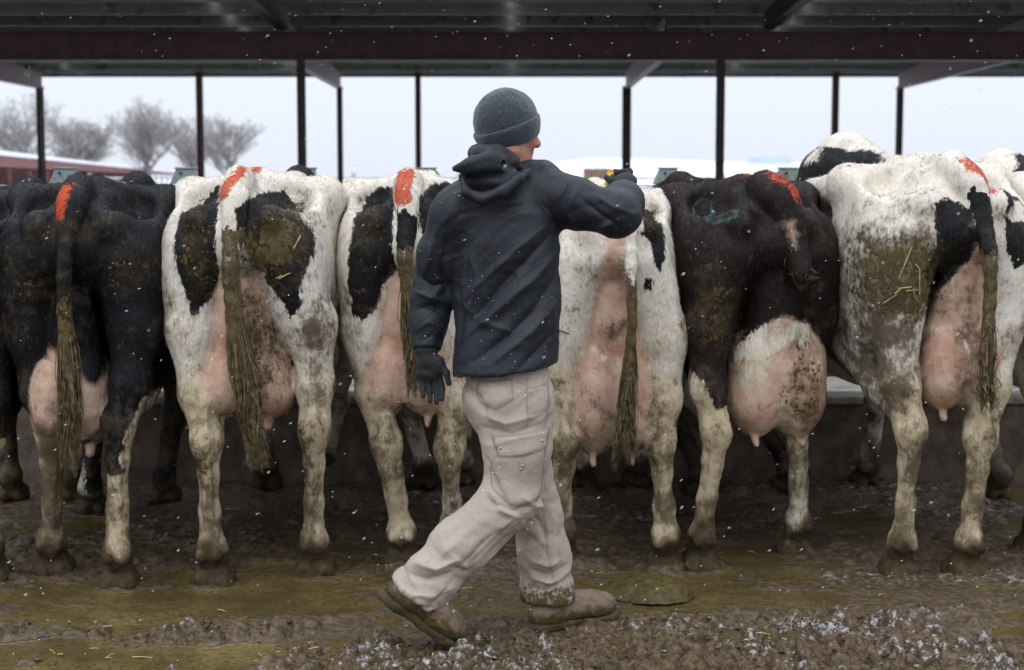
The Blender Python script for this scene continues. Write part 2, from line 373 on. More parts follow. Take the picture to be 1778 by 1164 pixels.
def mat_ground():
    m = Mat('manure_mud', .5, .5); wetf, clod, top, _ = m.attr('ga')
    n1 = m.noise(5, 6, .6); n2 = m.noise(38, 6, .65); n3 = m.noise(150, 4, .65); n4 = m.noise(1.6, 4, .6)
    liq = m.mix(m.rng(n1, .3, .7), (.135, .098, .036), (.076, .054, .022)); liq = m.mix(m.rng(n4, .48, .66), liq, (.165, .124, .044)); liq = m.mix(m.math('MULTIPLY', m.rng(n2, .5, .7), .5), liq, (.045, .032, .012))
    drm = m.mix(m.rng(n2, .3, .7), (.030, .022, .012), (.145, .102, .058)); drm = m.mix(m.math('MULTIPLY', m.rng(n3, .5, .7), .6), drm, (.18, .135, .088))  # mud tones; hollows of the bump noise coloured darker, crevice shade painted in
    wet = m.rng(m.math('ADD', wetf, m.math('MULTIPLY', m.math('SUBTRACT', n2, .5), .9)), .25, .65)
    liq = m.mix(m.rng(m.noise(60, 6, .75), .50, .66), liq, (.035, .024, .011)); liq = m.mix(m.math('MULTIPLY', m.rng(m.noise(24, 6, .7), .52, .66), .6), liq, (.05, .034, .016)); c = m.mix(wet, liq, drm)
    c = m.mix(m.math('MULTIPLY', clod, m.math('MULTIPLY', m.rng(n2, .45, .7), .55)), c, (.175, .132, .088))
    geo = m.t.nodes.new('ShaderNodeNewGeometry'); sx = m.t.nodes.new('ShaderNodeSeparateXYZ'); m.lk(geo.outputs['Normal'], sx.inputs[0])
    sn = m.math('ADD', top, m.math('ADD', m.math('MULTIPLY', m.math('SUBTRACT', n3, .5), 1.1), m.math('MULTIPLY', m.math('SUBTRACT', n2, .5), 2.2)))
    sn = m.math('MULTIPLY', m.rng(sn, .55, .90), m.rng(sx.outputs[2], .25, .7))
    c = m.mix(m.math('MULTIPLY', sn, .66), c, (.52, .55, .61))
    r = m.mix(wet, (.12,)*3, (.40,)*3); r = m.mix(m.math('MULTIPLY', wet, m.math('MULTIPLY', m.rng(n1, .42, .62), m.math('SUBTRACT', 1., clod))), r, (.20,)*3); r = m.mix(m.math('MULTIPLY', clod, wet), r, (.62,)*3); r = m.mix(sn, r, (.7,)*3)
    h = m.math('ADD', m.math('MULTIPLY', n2, m.math('ADD', .30, wet)), m.math('MULTIPLY', n3, m.math('ADD', .08, m.math('MULTIPLY', wet, .5))))
    return m.out(c, r, m.bump(h, .9, .009), Specular_IOR_Level=m.math('SUBTRACT', .5, m.math('MULTIPLY', m.math('MAXIMUM', clod, sn), .40)))
M['ground'] = mat_ground()
tag(obj('ground', new_mesh('ground', GV, GF, M['ground'], True, {'ga': ga})), kind='structure')
# ------------------------------------------------------------------ snowy land beyond, feed alley, bunk wall
M['snow'] = mat_simple('snow', (.80, .82, .86), .6, .04, 3, .3, .02)
M['concrete'] = mat_simple('concrete', (.30, .28, .25), .75, .22, 14, .35, .006, dirt=(.12, .095, .06), dscale=4)
M['bunk'] = mat_simple('bunk_concrete', (.125, .092, .066), .8, .4, 9, .5, .01, dirt=(.06, .044, .03), dscale=7)
M['red'] = mat_simple('oxide_red_steel', (.10, .042, .044), .55, .22, 5, .15, .002, dirt=(.06, .03, .03), dscale=9)
M['dark'] = mat_simple('dark_steel', (.045, .030, .030), .55, .25, 6, .15, .002)
M['galv'] = mat_simple('galvanised_pipe', (.34, .36, .38), .42, .18, 25, .1, .001, metal=.6, dirt=(.13, .11, .08), dscale=12)
M['box'] = mat_simple('latch_box_paint', (.22, .27, .26), .5, .12, 18, .1, .001, dirt=(.12, .11, .09), dscale=22)
M['roof'] = mat_simple('roof_sheet', (.30, .32, .295), .65, .2, 3, .1, .002, metal=.2, dirt=(.12, .12, .10), dscale=3)
fl = MB().box((-40, 8.12, -.3), (40, 31, .06)); tag(fl.build('feed_alley', M['concrete']), kind='structure')
def sheet(name, x0, x1, y0, y1, z, mat, nx=60, ny=60, amp=.25, sc=.03, seed=0):
    X, Y = np.meshgrid(np.linspace(x0, x1, nx), np.geomspace(y0, y1, ny), indexing='ij')
    Z = z+amp*np.clip(fbm(np.stack([X.ravel()*sc, Y.ravel()*sc, 0*X.ravel()+seed], -1), 3), -.2, 1); i = np.arange(nx*ny).reshape(nx, ny)
    F = np.stack([i[:-1, :-1], i[1:, :-1], i[1:, 1:], i[:-1, 1:]], -1).reshape(-1, 4)
    return tag(obj(name, new_mesh(name, np.stack([X.ravel(), Y.ravel(), Z], -1), F, mat)), kind='structure')
sheet('snow_field', -500, 500, 31.2, 900, .12, M['snow'])
# snow-covered rise far off
X, T = np.meshgrid(np.linspace(-30, 420, 90), np.linspace(0, 1, 12), indexing='ij')
Z = (5.6+1.6*fbm(np.stack([X*.012, X*0, X*0+2], -1), 3))*np.sin(T*math.pi)**.8*sstep(-30, 30, X)*sstep(420, 300, X)
i_ = np.arange(X.size).reshape(X.shape)
tag(obj('snowy_hill', new_mesh('snowy_hill', np.stack([X.ravel(), (420+T*120).ravel(), Z.ravel()], -1), np.stack([i_[:-1, :-1], i_[1:, :-1], i_[1:, 1:], i_[:-1, 1:]], -1).reshape(-1, 4), M['snow'])), kind='structure')
wl = empty('feed_bunk_wall', (0, 8.05, 0))
mb = MB().box((-6, -.12, -.2), (6, .06, .395)); mb.build('wall_face', M['bunk'], wl, .012)
for k in range(6):
    mb = MB().box((-6+2*k+.004, -.135, .398), (-6+2*k+1.996, .075, .442)); mb.build('cap_block', M['concrete'], wl, .012)
tag(wl, 'low dark concrete feed bunk wall with pale cap behind the cows', 'wall')
# ------------------------------------------------------------------ headlock rail with latch boxes
hl = empty('headlock_rail', (0, 8.03, 0)); zt = 1.455
def rail(z, r, y=0): return MB().tube((-5.5, y, z), (5.5, y, z), r, n=14).build('rail', M['galv'], hl, smooth=True)
rail(1.455, .030); rail(1.375, .024, .05); rail(.555, .030)
for k in range(-8, 9):
    x0 = at(737, 300, 8.03)[0]+k*.597
    MB().tube((x0-.02, 0, .52), (x0-.02, 0, 1.45), .018, n=10).build('stanchion_bar', M['galv'], hl, smooth=True)
    MB().tube((x0+.19, .0, .52), (x0+.19, 0, 1.45), .018, n=10).build('stanchion_bar', M['galv'], hl, smooth=True)
    b = empty('latch_box', (x0, 8.03, 1.49)); b.parent = hl; b.matrix_parent_inverse = hl.matrix_world.inverted(); b.location = (x0, 0, 1.487)
    mb = MB().prism([(-.062, 0), (.062, 0), (.055, .075), (-.030, .075)], 1, -.04, .04); o_ = mb.build('housing', M['box'], b, .004)
    MB().box((-.036, -.046, .0755), (.062, .046, .083)).build('lid', M['box'], b, .002)
    MB().tube((-.005, -.041, .055), (-.005, -.052, .055), .007, n=8).build('bolt', M['dark'], b)
tag(hl, 'galvanised headlock rail with small grey green latch boxes above the bunk wall', 'rail')
# ------------------------------------------------------------------ open shed
sh = empty('open_cattle_shed', (0, 22, 0)); SY = 22.
def part(mb, name, mat, bev=0, parent=sh):
    o = mb.build(name, mat, parent, bev); o.location = (0, -SY, 0) if parent is sh else (0, 0, 0); return o
# roof sheets: corrugated, from the near eave (Y 8.7) down to the far eave (Y 30.4)
def roofz(Y): return 4.35-(Y-8.7)*(4.35-3.46)/(30.4-8.7)
for k in range(-5, 5):
    x0 = k*4.0; cx = np.arange(x0, x0+3.99, .0665); V = []; 
    for j, Y in enumerate((11.2, 30.4)):
        for xx in cx: V.append((xx, Y, roofz(Y)+.12+.02*math.sin(xx/.266*2*math.pi)))
    n_ = len(cx); F = [[q, n_+q, n_+q+1, q+1] for q in range(n_-1)]
    o = obj('roof_sheet', new_mesh('roof_sheet', V, F, M['roof']), sh); o.location = (0, -SY, 0)
    so = o.modifiers.new('s', 'SOLIDIFY'); so.thickness = .002
for Y in np.arange(11.56, 30.5, 1.18):
    part(MB().box((-20, Y-.04, roofz(Y)-.10), (20, Y+.04, roofz(Y)+.095)), 'purlin', M['roof'])
# header beam
zb0 = at(0, 106, 22)[2]; zb1 = at(0, 56, 22)[2]
mb = MB().box((-20, 21.86, zb0), (20, 22.14, zb0+.025)).box((-20, 21.86, zb1-.025), (20, 22.14, zb1)).box((-20, 21.985, zb0+.025), (20, 22.015, zb1-.025)); part(mb, 'header_beam', M['red'])
zs = at(0, 126.5, 30.2)[2]
part(MB().box((-20, 30.1, zs), (20, 30.3, 3.52)), 'eave_beam', M['dark'])
def ibeam_post(x, Y, z1, wd, mat, dep=.2):
    mb = MB().box((x-wd/2, Y-dep/2, 0), (x+wd/2, Y-dep/2+.02, z1)).box((x-wd/2, Y+dep/2-.02, 0), (x+wd/2, Y+dep/2, z1)).box((x-.012, Y-dep/2+.02, 0), (x+.012, Y+dep/2-.02, z1))
    part(mb, 'post', mat)
for px in (521, 1248): ibeam_post(at(px, 200, 22)[0]+.02, 22.0, zb0-.003, .095, M['dark'])
for px in (-560, 2250): ibeam_post(at(px, 200, 22)[0], 22.0, zb0-.003, .095, M['dark'])
for px in (-20, 347, 726, 1450, 1815): ibeam_post(at(px, 200, 30.2)[0], 30.2, zs-.003, .098, M['red'])
# haunched frames: post, tapered rafter running towards the camera, knee plate
for px, wd in ((-440, .11), (70, .085), (590, .085), (1088, .15), (1562, .085), (2060, .1)):
    x = at(px, 200, 29.6)[0]; zk = at(0, 150, 29.6)[2]
    ibeam_post(x, 29.6, zk, wd, M['dark'])
    hw = .06
    mb = MB().prism([(29.72, zk-.02), (29.72, roofz(29.7)-.11), (22.2, roofz(22.2)-.11), (22.2, at(0, 118, 23)[2]+.12)], 0, x-.012, x+.012)
    part(mb, 'rafter', M['red'])
    mb = MB().prism([(29.71, zk-.045), (29.71, zk-.022), (22.2, at(0, 118, 23)[2]+.118), (22.2, at(0, 118, 23)[2]+.095)], 0, x-hw, x+hw)
    part(mb, 'rafter_flange', M['red'])
for x in (-9.2, -3.05, 3.42, 9.4):
    z0, z1 = zb1+.01, zb1+.12
    mb = MB().prism([(11.4, roofz(11.4)-.42), (11.4, roofz(11.4)-.11), (21.8, roofz(21.8)-.11), (21.8, z0)], 0, x-.07, x+.07); part(mb, 'rafter', M['dark'])
    for s in (-1, 1):
        mb = MB().prism([(x+s*.08, roofz(18)-.16), (x+s*.14, roofz(18)-.16), (x+s*.95, roofz(18)-.11), (x+s*.80, roofz(18)-.11)][::s], 1, 17.96, 18.04); part(mb, 'knee_brace', M['red'])
tag(sh, 'open cattle shed with dark corrugated roof, red steel beam and slim posts', 'shed')
# ------------------------------------------------------------------ small pipe fence far behind
fn = empty('pipe_fence', (0, 46, 0))
for z in (.55, 1.0, 1.45): MB().tube((-12, 0, z), (9.5, 0, z), .035, n=8).build('rail', M['galv'], fn)
for x in np.arange(-12, 9.6, 1.5): MB().tube((x, .06, 0), (x, .06, 1.6), .05, n=8).build('post', M['galv'], fn)
tag(fn, 'grey pipe fence far behind, across the snowy yard', 'fence')
tr_ = empty('feed_trough', (at(1036, 300, 44)[0], 44, 0)); MB().box((-.35, -.25, 1.25), (.35, .25, 1.72)).build('bin', mat_simple('rust', (.16, .10, .07), .8, .3, 8), tr_, .02)
for sx in (-.28, .28): MB().box((sx-.04, -.2, 0), (sx+.04, .2, 1.248)).build('leg', M['galv'], tr_)
tag(tr_, 'small rusty brown bin on legs beside the far pipe fence', 'bin')
# ------------------------------------------------------------------ long low shed at the left
ls = empty('long_low_barn', (-27, 78, 0))
a0 = at(-260, 243, 62); a1 = at(300, 300, 300); a1[2] = 1.53+5/FPX*300
d = unit((a1-a0)*np.array([1, 1, 0])); nrm = np.array([-d[1], d[0], 0.])
def lbox(t0, t1, z0a, z1a, z0b, z1b, off, th, name, mat):
    p0, p1 = a0+(a1-a0)*t0, a0+(a1-a0)*t1; V = []
    for p, zl, zh in ((p0, z0a, z1a), (p1, z0b, z1b)):
        for zz in (zl, zh):
            for o_ in (off, off+th): q = p-nrm*0+nrm*o_; V.append((q[0]+27, q[1]-78, zz))
    F = [[0, 1, 3, 2], [4, 6, 7, 5], [0, 2, 6, 4], [1, 5, 7, 3], [2, 3, 7, 6], [0, 4, 5, 1]]
    obj(name, new_mesh(name, V, F, mat, False), ls)
za, zb = a0[2], a1[2]
M['barnred'] = mat_simple('barn_red', (.16, .045, .04), .7, .25, 2)
lbox(0, 1, za-.05, za+.22, zb-.05, zb+.12, -.6, 9, 'snowy_roof', M['snow'])
lbox(0, 1, za-.75, za-.06, zb-.5, zb-.06, -.3, .2, 'fascia', M['barnred'])
lbox(0, 1, 0, za-.1, 0, zb-.1, 6.5, .2, 'rear_wall', M['barnred'])
for t in np.linspace(0.01, .95, 22)**1.6:
    p = a0+(a1-a0)*t; zt_ = za+(zb-za)*t-.76; b = np.array([p[0]+27, p[1]-78, 0])
    MB().box((b[0]-.12, b[1]-.12, 0), (b[0]+.12, b[1]+.12, zt_)).build('post', M['barnred'], ls)
    for s in (-1, 1): MB().tube(b+[0, 0, zt_-.9], b+d*s*1.0+[0, 0, zt_], .07, n=6).build('brace', M['barnred'], ls)
tag(ls, 'long low red barn with snowy roof far away at the left', 'barn')
bl = empty('far_white_shed', (at(1340, 280, 400)[0], 400, 0))
M['blueroof'] = mat_simple('pale_blue_roof', (.42, .52, .66), .5, .08, 1)
MB().box((-5, 0, 0), (5, 6, 4.6)).build('wall', M['snow'], bl); MB().prism([(-5.5, 4.61), (5.5, 4.61), (5.2, 6.1), (-5.2, 6.1)], 1, -.5, 6.5).build('roof', M['blueroof'], bl)
tag(bl, 'pale blue roofed shed on the far snowy horizon', 'shed')
# ------------------------------------------------------------------ bare trees
M['bark'] = mat_simple('bark', (.26, .24, .235), .85, .25, 2, .3, .02)
def bare_tree(px, Y, top_py, wpx, seed, label):
    rg = random.Random(seed); H = at(px, top_py, Y)[2]; Wd = wpx/FPX*Y/2; x0 = at(px, 300, Y)[0]
    root = empty('bare_tree', (x0, Y, 0)); V = []; F = []; TV = []; TF = []
    def seg(a, b, r1, r2, VV, FF, n):
        dd = unit(b-a); u = unit(np.cross(dd, (.3, .9, .2))); v = np.cross(dd, u); k = len(VV)
        for c, r in ((a, r1), (b, r2)):
            for i in range(n): t = 6.2832*i/n; VV.append(c+r*(math.cos(t)*u+math.sin(t)*v))
        for i in range(n): FF.append([k+i, k+(i+1) % n, k+n+(i+1) % n, k+n+i])
    def grow(p, dirn, ln, r, lev):
        k = 3 if lev < 3 else 2
        for i in range(k):
            q = p+dirn*ln/k; r2 = max(r*.84, .0062)
            seg(p, q, r, r2, V if lev < 2 else TV, F if lev < 2 else TF, 6 if lev < 2 else 3)
            p = q; r = r2; dirn = unit(dirn+np.array([rg.gauss(0, .12), rg.gauss(0, .12), .06])*(1 if lev else .25))
            if lev < 5 and i < k-1:
                a = rg.random()*6.28; s = unit(dirn*.75+np.array([math.cos(a)*.7, math.sin(a)*.7, rg.uniform(.1, .6)])); grow(p, s, ln*rg.uniform(.55, .75), r*.62, lev+1)
        if lev < 6:
            for j in range(3 if lev < 3 else 2):
                a = rg.random()*6.28; s2 = rg.uniform(.25, .6); s = unit(dirn+np.array([math.cos(a)*s2, math.sin(a)*s2, .20])); grow(p, s, ln*rg.uniform(.68, .86), r*.7, lev+1)
    grow(np.zeros(3), np.array([0, 0, 1.]), H*.11, H*.014, 0)
    allv = np.array(V+TV); sc = H/allv[:, 2].max(); sxy = Wd/np.percentile(np.abs(allv[:, 0]), 97); S3 = np.array([sxy, sxy, sc])
    obj('trunk', new_mesh('trunk', np.array(V)*S3, np.array(F), M['bark']), root)
    obj('crown', new_mesh('crown', np.array(TV)*S3, np.array(TF), M['bark'], False), root)
    tag(root, label, 'tree', 'bare winter trees far behind'); return len(TF)
bare_tree(42, 190, 158, 140, 3, 'bare winter tree far left, behind the low red barn')
bare_tree(145, 205, 202, 125, 4, 'smaller rounded bare tree, second from the left')
bare_tree(258, 200, 166, 120, 5, 'tall slender bare tree, third from the left')
bare_tree(325, 225, 190, 95, 8, 'thin bare tree partly behind the tall slender one')
bare_tree(402, 200, 194, 108, 6, 'dense rounded bare tree standing rightmost')

# small bare bulb hanging under the left haunch
bu = empty('light_bulb', at(47, 128, 26.0)); g = Field((-.1, -.1, -.06), (.1, .1, .12), .006); g.add(Ell((0, 0, 0), (.045, .045, .048)), .02); g.add(Cap((0, 0, .03), (0, 0, .075), .026, .022), .02)
V_, F_ = g.mesh(); mg = Mat('bulb_glass', .15, .5); obj('glass', new_mesh('glass', V_, F_, mg.out((.75, .78, .82))), bu)
MB().tube((0, 0, .072), (0, 0, .13), .028, n=12).build('socket', M['dark'], bu); MB().tube((0, 0, .131), (0, 0, .62), .008, n=6).build('cable', M['dark'], bu)
tag(bu, 'small unlit white bulb hanging from the shed roof at the left', 'bulb')
# ================================================================== cows
def poly_sd(P, poly):             # signed distance to a polygon, positive inside
    poly = np.asarray(poly, float); n = len(poly); d = np.full(len(P), 1e9); ins = np.zeros(len(P), bool)
    for i in range(n):
        a, b = poly[i], poly[(i+1) % n]; e = b-a; w_ = P-a
        t = np.clip((w_@e)/(e@e+1e-12), 0, 1); d = np.minimum(d, ((w_-t[:, None]*e)**2).sum(1))
        c = (a[1] > P[:, 1]) != (b[1] > P[:, 1])
        x = a[0]+(P[:, 1]-a[1])*(b[0]-a[0])/(b[1]-a[1]+1e-12); ins ^= c & (P[:, 0] < x)
    return np.where(ins, 1, -1)*np.sqrt(d)
def circ(x, y, r, ry=None):
    return [(x+r*math.cos(t), y+(ry or r)*math.sin(t)) for t in np.linspace(0, 2*math.pi, 12, endpoint=False)]
def line_poly(pts, wd):
    pts = np.array(pts, float); a = []; b = []
    for i in range(len(pts)):
        d = unit(pts[min(i+1, len(pts)-1)]-pts[max(i-1, 0)]); n = np.array([-d[1], d[0]])*wd/2
        a.append(pts[i]+n); b.append(pts[i]-n)
    return a+b[::-1]

def fur(V, F, N, fa, fb, n, ln=.015, wd=.0030, sel=None, seed=0):
    rg = np.random.default_rng(seed)
    a, b, c = V[F[:, 0]], V[F[:, 1]], V[F[:, 2]]; area = np.linalg.norm(np.cross(b-a, c-a), axis=1)
    if sel is not None: area = area*sel[F[:, 0]]
    fi = rg.choice(len(F), n, p=area/area.sum()); r1, r2 = rg.random((2, n, 1))
    P = V[F[fi, 0]]*(1-r1)+V[F[fi, 1]]*r1; P = P*(1-r2)+(V[F[fi, 3]]*(1-r1)+V[F[fi, 2]]*r1)*r2
    Nn = N[F[fi, 0]]
    flow = np.tile(np.array([0., -.35, -1.]), (n, 1))+rg.normal(0, .35, (n, 3))
    flow -= (flow*Nn).sum(1, keepdims=True)*Nn; flow /= np.linalg.norm(flow, axis=1, keepdims=True)+1e-6
    d = flow*.85+Nn*(.25+.35*rg.random((n, 1)))
    L = ln*(.5+rg.random((n, 1)))*(.45+.55*sstep(.45, 1.0, P[:, 2]))[:, None]; side = np.cross(d, Nn); side /= np.linalg.norm(side, axis=1, keepdims=True)+1e-6
    base = P-Nn*.001
    HV = np.stack([base-side*wd/2, base+side*wd/2, base+d*L], 1).reshape(-1, 3)
    HF = np.arange(3*n).reshape(-1, 3)
    return HV, HF, np.repeat(fa[F[fi, 0]], 3, 0), np.repeat(fb[F[fi, 0]], 3, 0)

def strands(paths, wd, cols=None):       # list of (k,3) polylines -> crossed ribbon mesh of quads
    V = []; F = []
    for p in paths:
        p = np.asarray(p); b = len(V); d = unit(p[-1]-p[0]); s = unit(np.cross(d, (random.random()-.5, random.random()-.5, random.random()-.5)))
        for i, q in enumerate(p):
            w_ = wd*(1-.75*i/(len(p)-1)); V.append(q-s*w_/2); V.append(q+s*w_/2)
        for i in range(len(p)-1): F.append([b+2*i, b+2*i+1, b+2*i+3, b+2*i+2])
    return np.array(V), np.array(F)

def smooth_path(pts, n):
    pts = np.array(pts, float); t = np.linspace(0, len(pts)-1, n); out = []
    for q in t:
        i = min(int(q), len(pts)-2); f = q-i; p0 = pts[max(i-1, 0)]; p1 = pts[i]; p2 = pts[i+1]; p3 = pts[min(i+2, len(pts)-1)]
        out.append(.5*((2*p1)+(-p0+p2)*f+(2*p0-5*p1+4*p2-p3)*f*f+(-p0+3*p1-3*p2+p3)*f**3))
    return np.array(out)

switch_mat = None
def build_cow(sp_, idx):
    Yr = sp_['Yr']; X = at(sp_['rx'], 500, Yr)[0]; yaw = R(sp_.get('yaw', 0)); hz = sp_.get('hz', 1.); wx = sp_.get('wx', 1.)
    root = empty('cow', (X, Yr, 0), yaw); cy_, sy_ = math.cos(yaw), math.sin(yaw)
    tag(root, sp_['label'], 'cow', 'dairy cows standing in a row at the feed bunk')
    def L(p): p = np.asarray(p, float)-np.array([X, Yr, 0]); return np.array([p[0]*cy_+p[1]*sy_, -p[0]*sy_+p[1]*cy_, p[2]])
    def LP(px, py, d=0.): return L(at(px, py, Yr+d))
    def S(x, y, z): return np.array([x*wx, y, z*hz])
    f = Field((-.56, -.22, -.02), (.56, 2.95, 1.80), sp_.get('h', .0098))
    wf = sp_.get('fr', 0.)               # lift of the withers
    # --- trunk
    f.add(Ell(S(0, 1.02, .99), (.350*wx, .72, .42*hz)), .08)
    f.add(Ell(S(0, 1.5, .98+wf*.6), (.27*wx, .42, .44*hz)), .08)
    f.add(Ell(S(0, .36, 1.24), (.215*wx, .42, .20*hz)), .08)
    f.add(chain([S(0, .03, 1.41), S(0, .14, 1.462), S(0, .45, 1.452), S(0, .95, 1.42+wf*.4), S(0, 1.5, 1.45+wf), S(0, 1.72, 1.38+wf)], [.036, .042, .045, .055, .06+wf*.4, .10]), .06)
    if wf: f.add(Ell(S(-.02, 1.5, 1.37+wf), (.17, .42, .12)), .08)
    for s in (-1, 1):
        hook = S(s*.258, .50, 1.40); pin = S(s*.118, .035, 1.315)
        f.add(Cap(hook, S(s*.05, .42, 1.44), .062, .05), .05)
        f.add(Cap(hook, pin, .060, .052), .05)
        f.add(Ell(pin, (.058, .06, .06)), .03)
        f.add(Cap(S(s*.06, .30, 1.40), S(s*.045, .10, 1.36), .05, .035), .05)
        f.add(Ell(S(s*.188, .29, 1.11), (.136*wx, .27, .31*hz)), .06)
        f.add(Ell(S(s*.222, .42, .94), (.080*wx, .20, .22*hz)), .06)
        f.add(Cap(S(s*.245, .56, 1.385), S(s*.235, 1.25, 1.31), .072, .085), .07); f.add(Ell(S(s*.235, .50, 1.20), (.080, .15, .24)), .06)
        f.add(Ell(S(s*.185, .25, 1.40), (.075, .15, .068)), .06, 's')
        # --- hind leg
        hp, hk = sp_['legs'][0 if s < 0 else 1]
        heel = L(ground_at(*hp)); hock = LP(hk[0], hk[1], .0); hock[1] = .35*(heel[1]-.02)+.03
        st = S(s*.225, .47, .80); up = S(s*.142, .07, 1.20)
        mid = .5*(up+hock)+np.array([s*.050, .06, .06]); low = .25*up+.75*hock+np.array([s*.034, .04, 0])
        f.add(chain([up, mid, low, hock], [.094, .092, .066, .052]), .05)
        f.add(chain([S(s*.22, .40, 1.0), st, .45*st+.55*hock+np.array([0, .03, 0]), hock+np.array([0, .035, .02])], [.10, .082, .060, .046]), .05)
        f.add(Cap(hock+np.array([0, -.025, .045]), hock+np.array([0, -.012, .15]), .026, .022), .03)       # Achilles cord
        f.add(Ell(hock+np.array([0, .01, 0]), (.053, .064, .078)), .03)
        for q in (-1, 1): f.add(Cap(hock+np.array([q*.034, -.040, .13]), hock+np.array([q*.040, -.030, .03]), .013, .012), .02, 's')
        fet = heel+np.array([0, .035, .135]); c1 = hock*.72+fet*.28
        f.add(chain([hock, c1, .35*hock+.65*fet, fet], [.052, .038, .036, .046]), .03)
        f.add(Cap(hock+np.array([0, -.02, -.02]), .4*hock+.6*fet+np.array([0, -.018, 0]), .028, .022), .025)
        for q in (-1, 1): f.add(Cap(.8*hock+.2*fet+np.array([q*.036, -.030, 0]), .3*hock+.7*fet+np.array([q*.034, -.028, 0]), .010, .010), .018, 's')
        f.add(Ell(fet+np.array([0, -.005, .0]), (.053, .052, .048)), .025)
        f.add(Cap(fet, heel+np.array([0, .07, .05]), .046, .054), .03)
        for q in (-1, 1):
            f.add(Ell(heel+np.array([q*.034, .080, .012]), (.041, .085, .050)), .018)
            f.add(Ell(heel+np.array([q*.036, .02, .010]), (.038, .038, .038)), .015)
            f.add(Ell(fet+np.array([q*.030, -.045, -.015]), (.019, .02, .024)), .012)
        # --- foreleg
        fl = S(s*.15, 1.52, 0); fx = L(ground_at(*sp_['front'][0 if s < 0 else 1])) if sp_.get('front') else fl
        fx = np.array([fx[0], fx[1], 0.]); sh = S(s*.19, 1.52, .98); el = S(s*.19, 1.46, .74); kn = .5*(el+fx)+np.array([0, .05, .06])
        f.add(chain([sh, el, kn, fx+np.array([0, 0, .13])], [.14, .085, .050, .043]), .05)
        f.add(Ell(kn, (.054, .055, .06)), .03); f.add(Ell(fx+np.array([0, 0, .13]), (.052, .052, .05)), .03)
        f.add(Cap(fx+np.array([0, .0, .12]), fx+np.array([0, .05, .06]), .046, .05), .03)
        for q in (-1, 1): f.add(Ell(fx+np.array([q*.034, .06, .03]), (.036, .08, .045)), .012)
    # --- neck and head
    nk = sp_.get('head', [(0, 2.0, 1.12), (0, 2.32, .95), (0, 2.62, .62)])
    f.add(chain([S(0, 1.55, 1.18+wf), np.array(nk[0]), np.array(nk[1])], [.25, .16, .125]), .08)
    f.add(chain([np.array(nk[1]), .45*np.array(nk[1])+.55*np.array(nk[2]), np.array(nk[2])], [.125, .10, .078]), .05)
    for s in (-1, 1): f.add(Ell(np.array(nk[1])+np.array([s*.19, -.02, .02]), (.10, .03, .05)), .03)
    # --- udder
    u = sp_['udder']; uc = LP(u[0], u[1], .2); ub = LP(u[0], u[2], .2)[2]; uw = u[3]/2*6.25/FPX*1.06; uh = uc[2]-ub
    ud = []
    for s in (-1, 1):
        ud.append(Ell((uc[0]+s*uw*.42, .155, ub+uh*.52), (uw*.60, .17, uh*.54))); ud.append(Ell((uc[0]+s*uw*.46, .17, ub+uh*.30), (uw*.58, .17, uh*.305)))
        ud.append(Ell((uc[0]+s*uw*.45, .45, ub+uh*.50), (uw*.62, .20, uh*.48)))
    ud += [Cap((uc[0]*.5, .08, uc[2]+.20), (uc[0], .17, ub+uh*.72), uw*.50, uw*.90)]
    teats = []
    for s in (-1, 1):
        teats += [Cap((uc[0]+s*uw*.52, .10, ub+.03), (uc[0]+s*uw*.50, .075, ub-.036), .018, .013), Cap((uc[0]+s*uw*.5, .42, ub+.04), (uc[0]+s*uw*.55, .42, ub-.036), .018, .013)]
    g = Field((-.56, -.22, -.02), (.56, 2.95, 1.80), sp_.get('h', .0098)); g.add(ud, .04); g.add(teats, .012)
    a_, d_ = f.D, g.D; t_ = np.clip(.5+.5*(a_-d_)/.014, 0, 1); f.D = a_+(d_-a_)*t_-.014*t_*(1-t_)
    # vulva
    vv = Ell(S(0, .0, 1.24), (.032, .035, .065)); f.add(vv, .03)
    # --- tail
    tl_ = [LP(a, b, sp_.get('td', -.07)) for a, b in sp_['tail']]; tl_ = [q for q in tl_ if q[2] < 1.345*hz]; tl_[0][1] = sp_.get('t0', -.045)
    tp = [S(0, .13, 1.452), .55*S(0, .015, 1.41)+.45*np.array([tl_[0][0], .0, 1.41*hz])]+tl_; path = smooth_path(tp, 16)
    rr = np.interp(np.linspace(0, 1, 16), np.linspace(0, 1, len(sp_['tr'])), sp_['tr'])*.84; rr[:3] *= .9
    tail = chain(path, rr); f.add(tail[:4], .045); f.add(tail[4:6], .025); f.add(tail[6:], .012)
    seed = idx*31.7
    def disp(P):
        q = P+seed
        lowz = sstep(.17, .06, P[:, 2]); return -.010*fbm(q*4.5, 3)-.012*lowz*fbm(q*34, 3)-.0035*fbm(q*np.array([30, 30, 12]), 3)-.0022*fbm(q*70, 2)
    f.displace(disp)
    f.cut(lambda x, y, z: (-.012-z)+0*x+0*y)
    V, F = f.mesh(); N = normals(V, F)
    x, y, z = V[:, 0], V[:, 1], V[:, 2]
    # --- fields
    n = len(V); fa = np.zeros((n, 4), np.float32); fb = np.zeros((n, 4), np.float32)
    blk = np.full(n, float(sp_.get('base', 0)), float)
    big = fbm(V*np.array([2.2, 2.2, 2.2])+seed, 3)
    blk = np.where(y > .95, np.clip(.5+(big+(.25 if sp_.get('base', 0) else -.10))*4, 0, 1), blk)
    if sp_.get('front_blk') is not None: blk = np.where(y > .8, sp_['front_blk'], blk)
    mud = np.zeros(n); skin = np.zeros(n); ora = np.zeros(n); dirt = np.full(n, .20); yel = .16+.60*sstep(1.25, .55, z)*sstep(.35, .0, y)+.25*sstep(.9, .4, z); grn = np.zeros(n)
    dud = np.min([p.ev(x, y, z) for p in ud+teats], 0); skin = np.maximum(skin, sstep(.028, -.004, dud)*(y < .75))
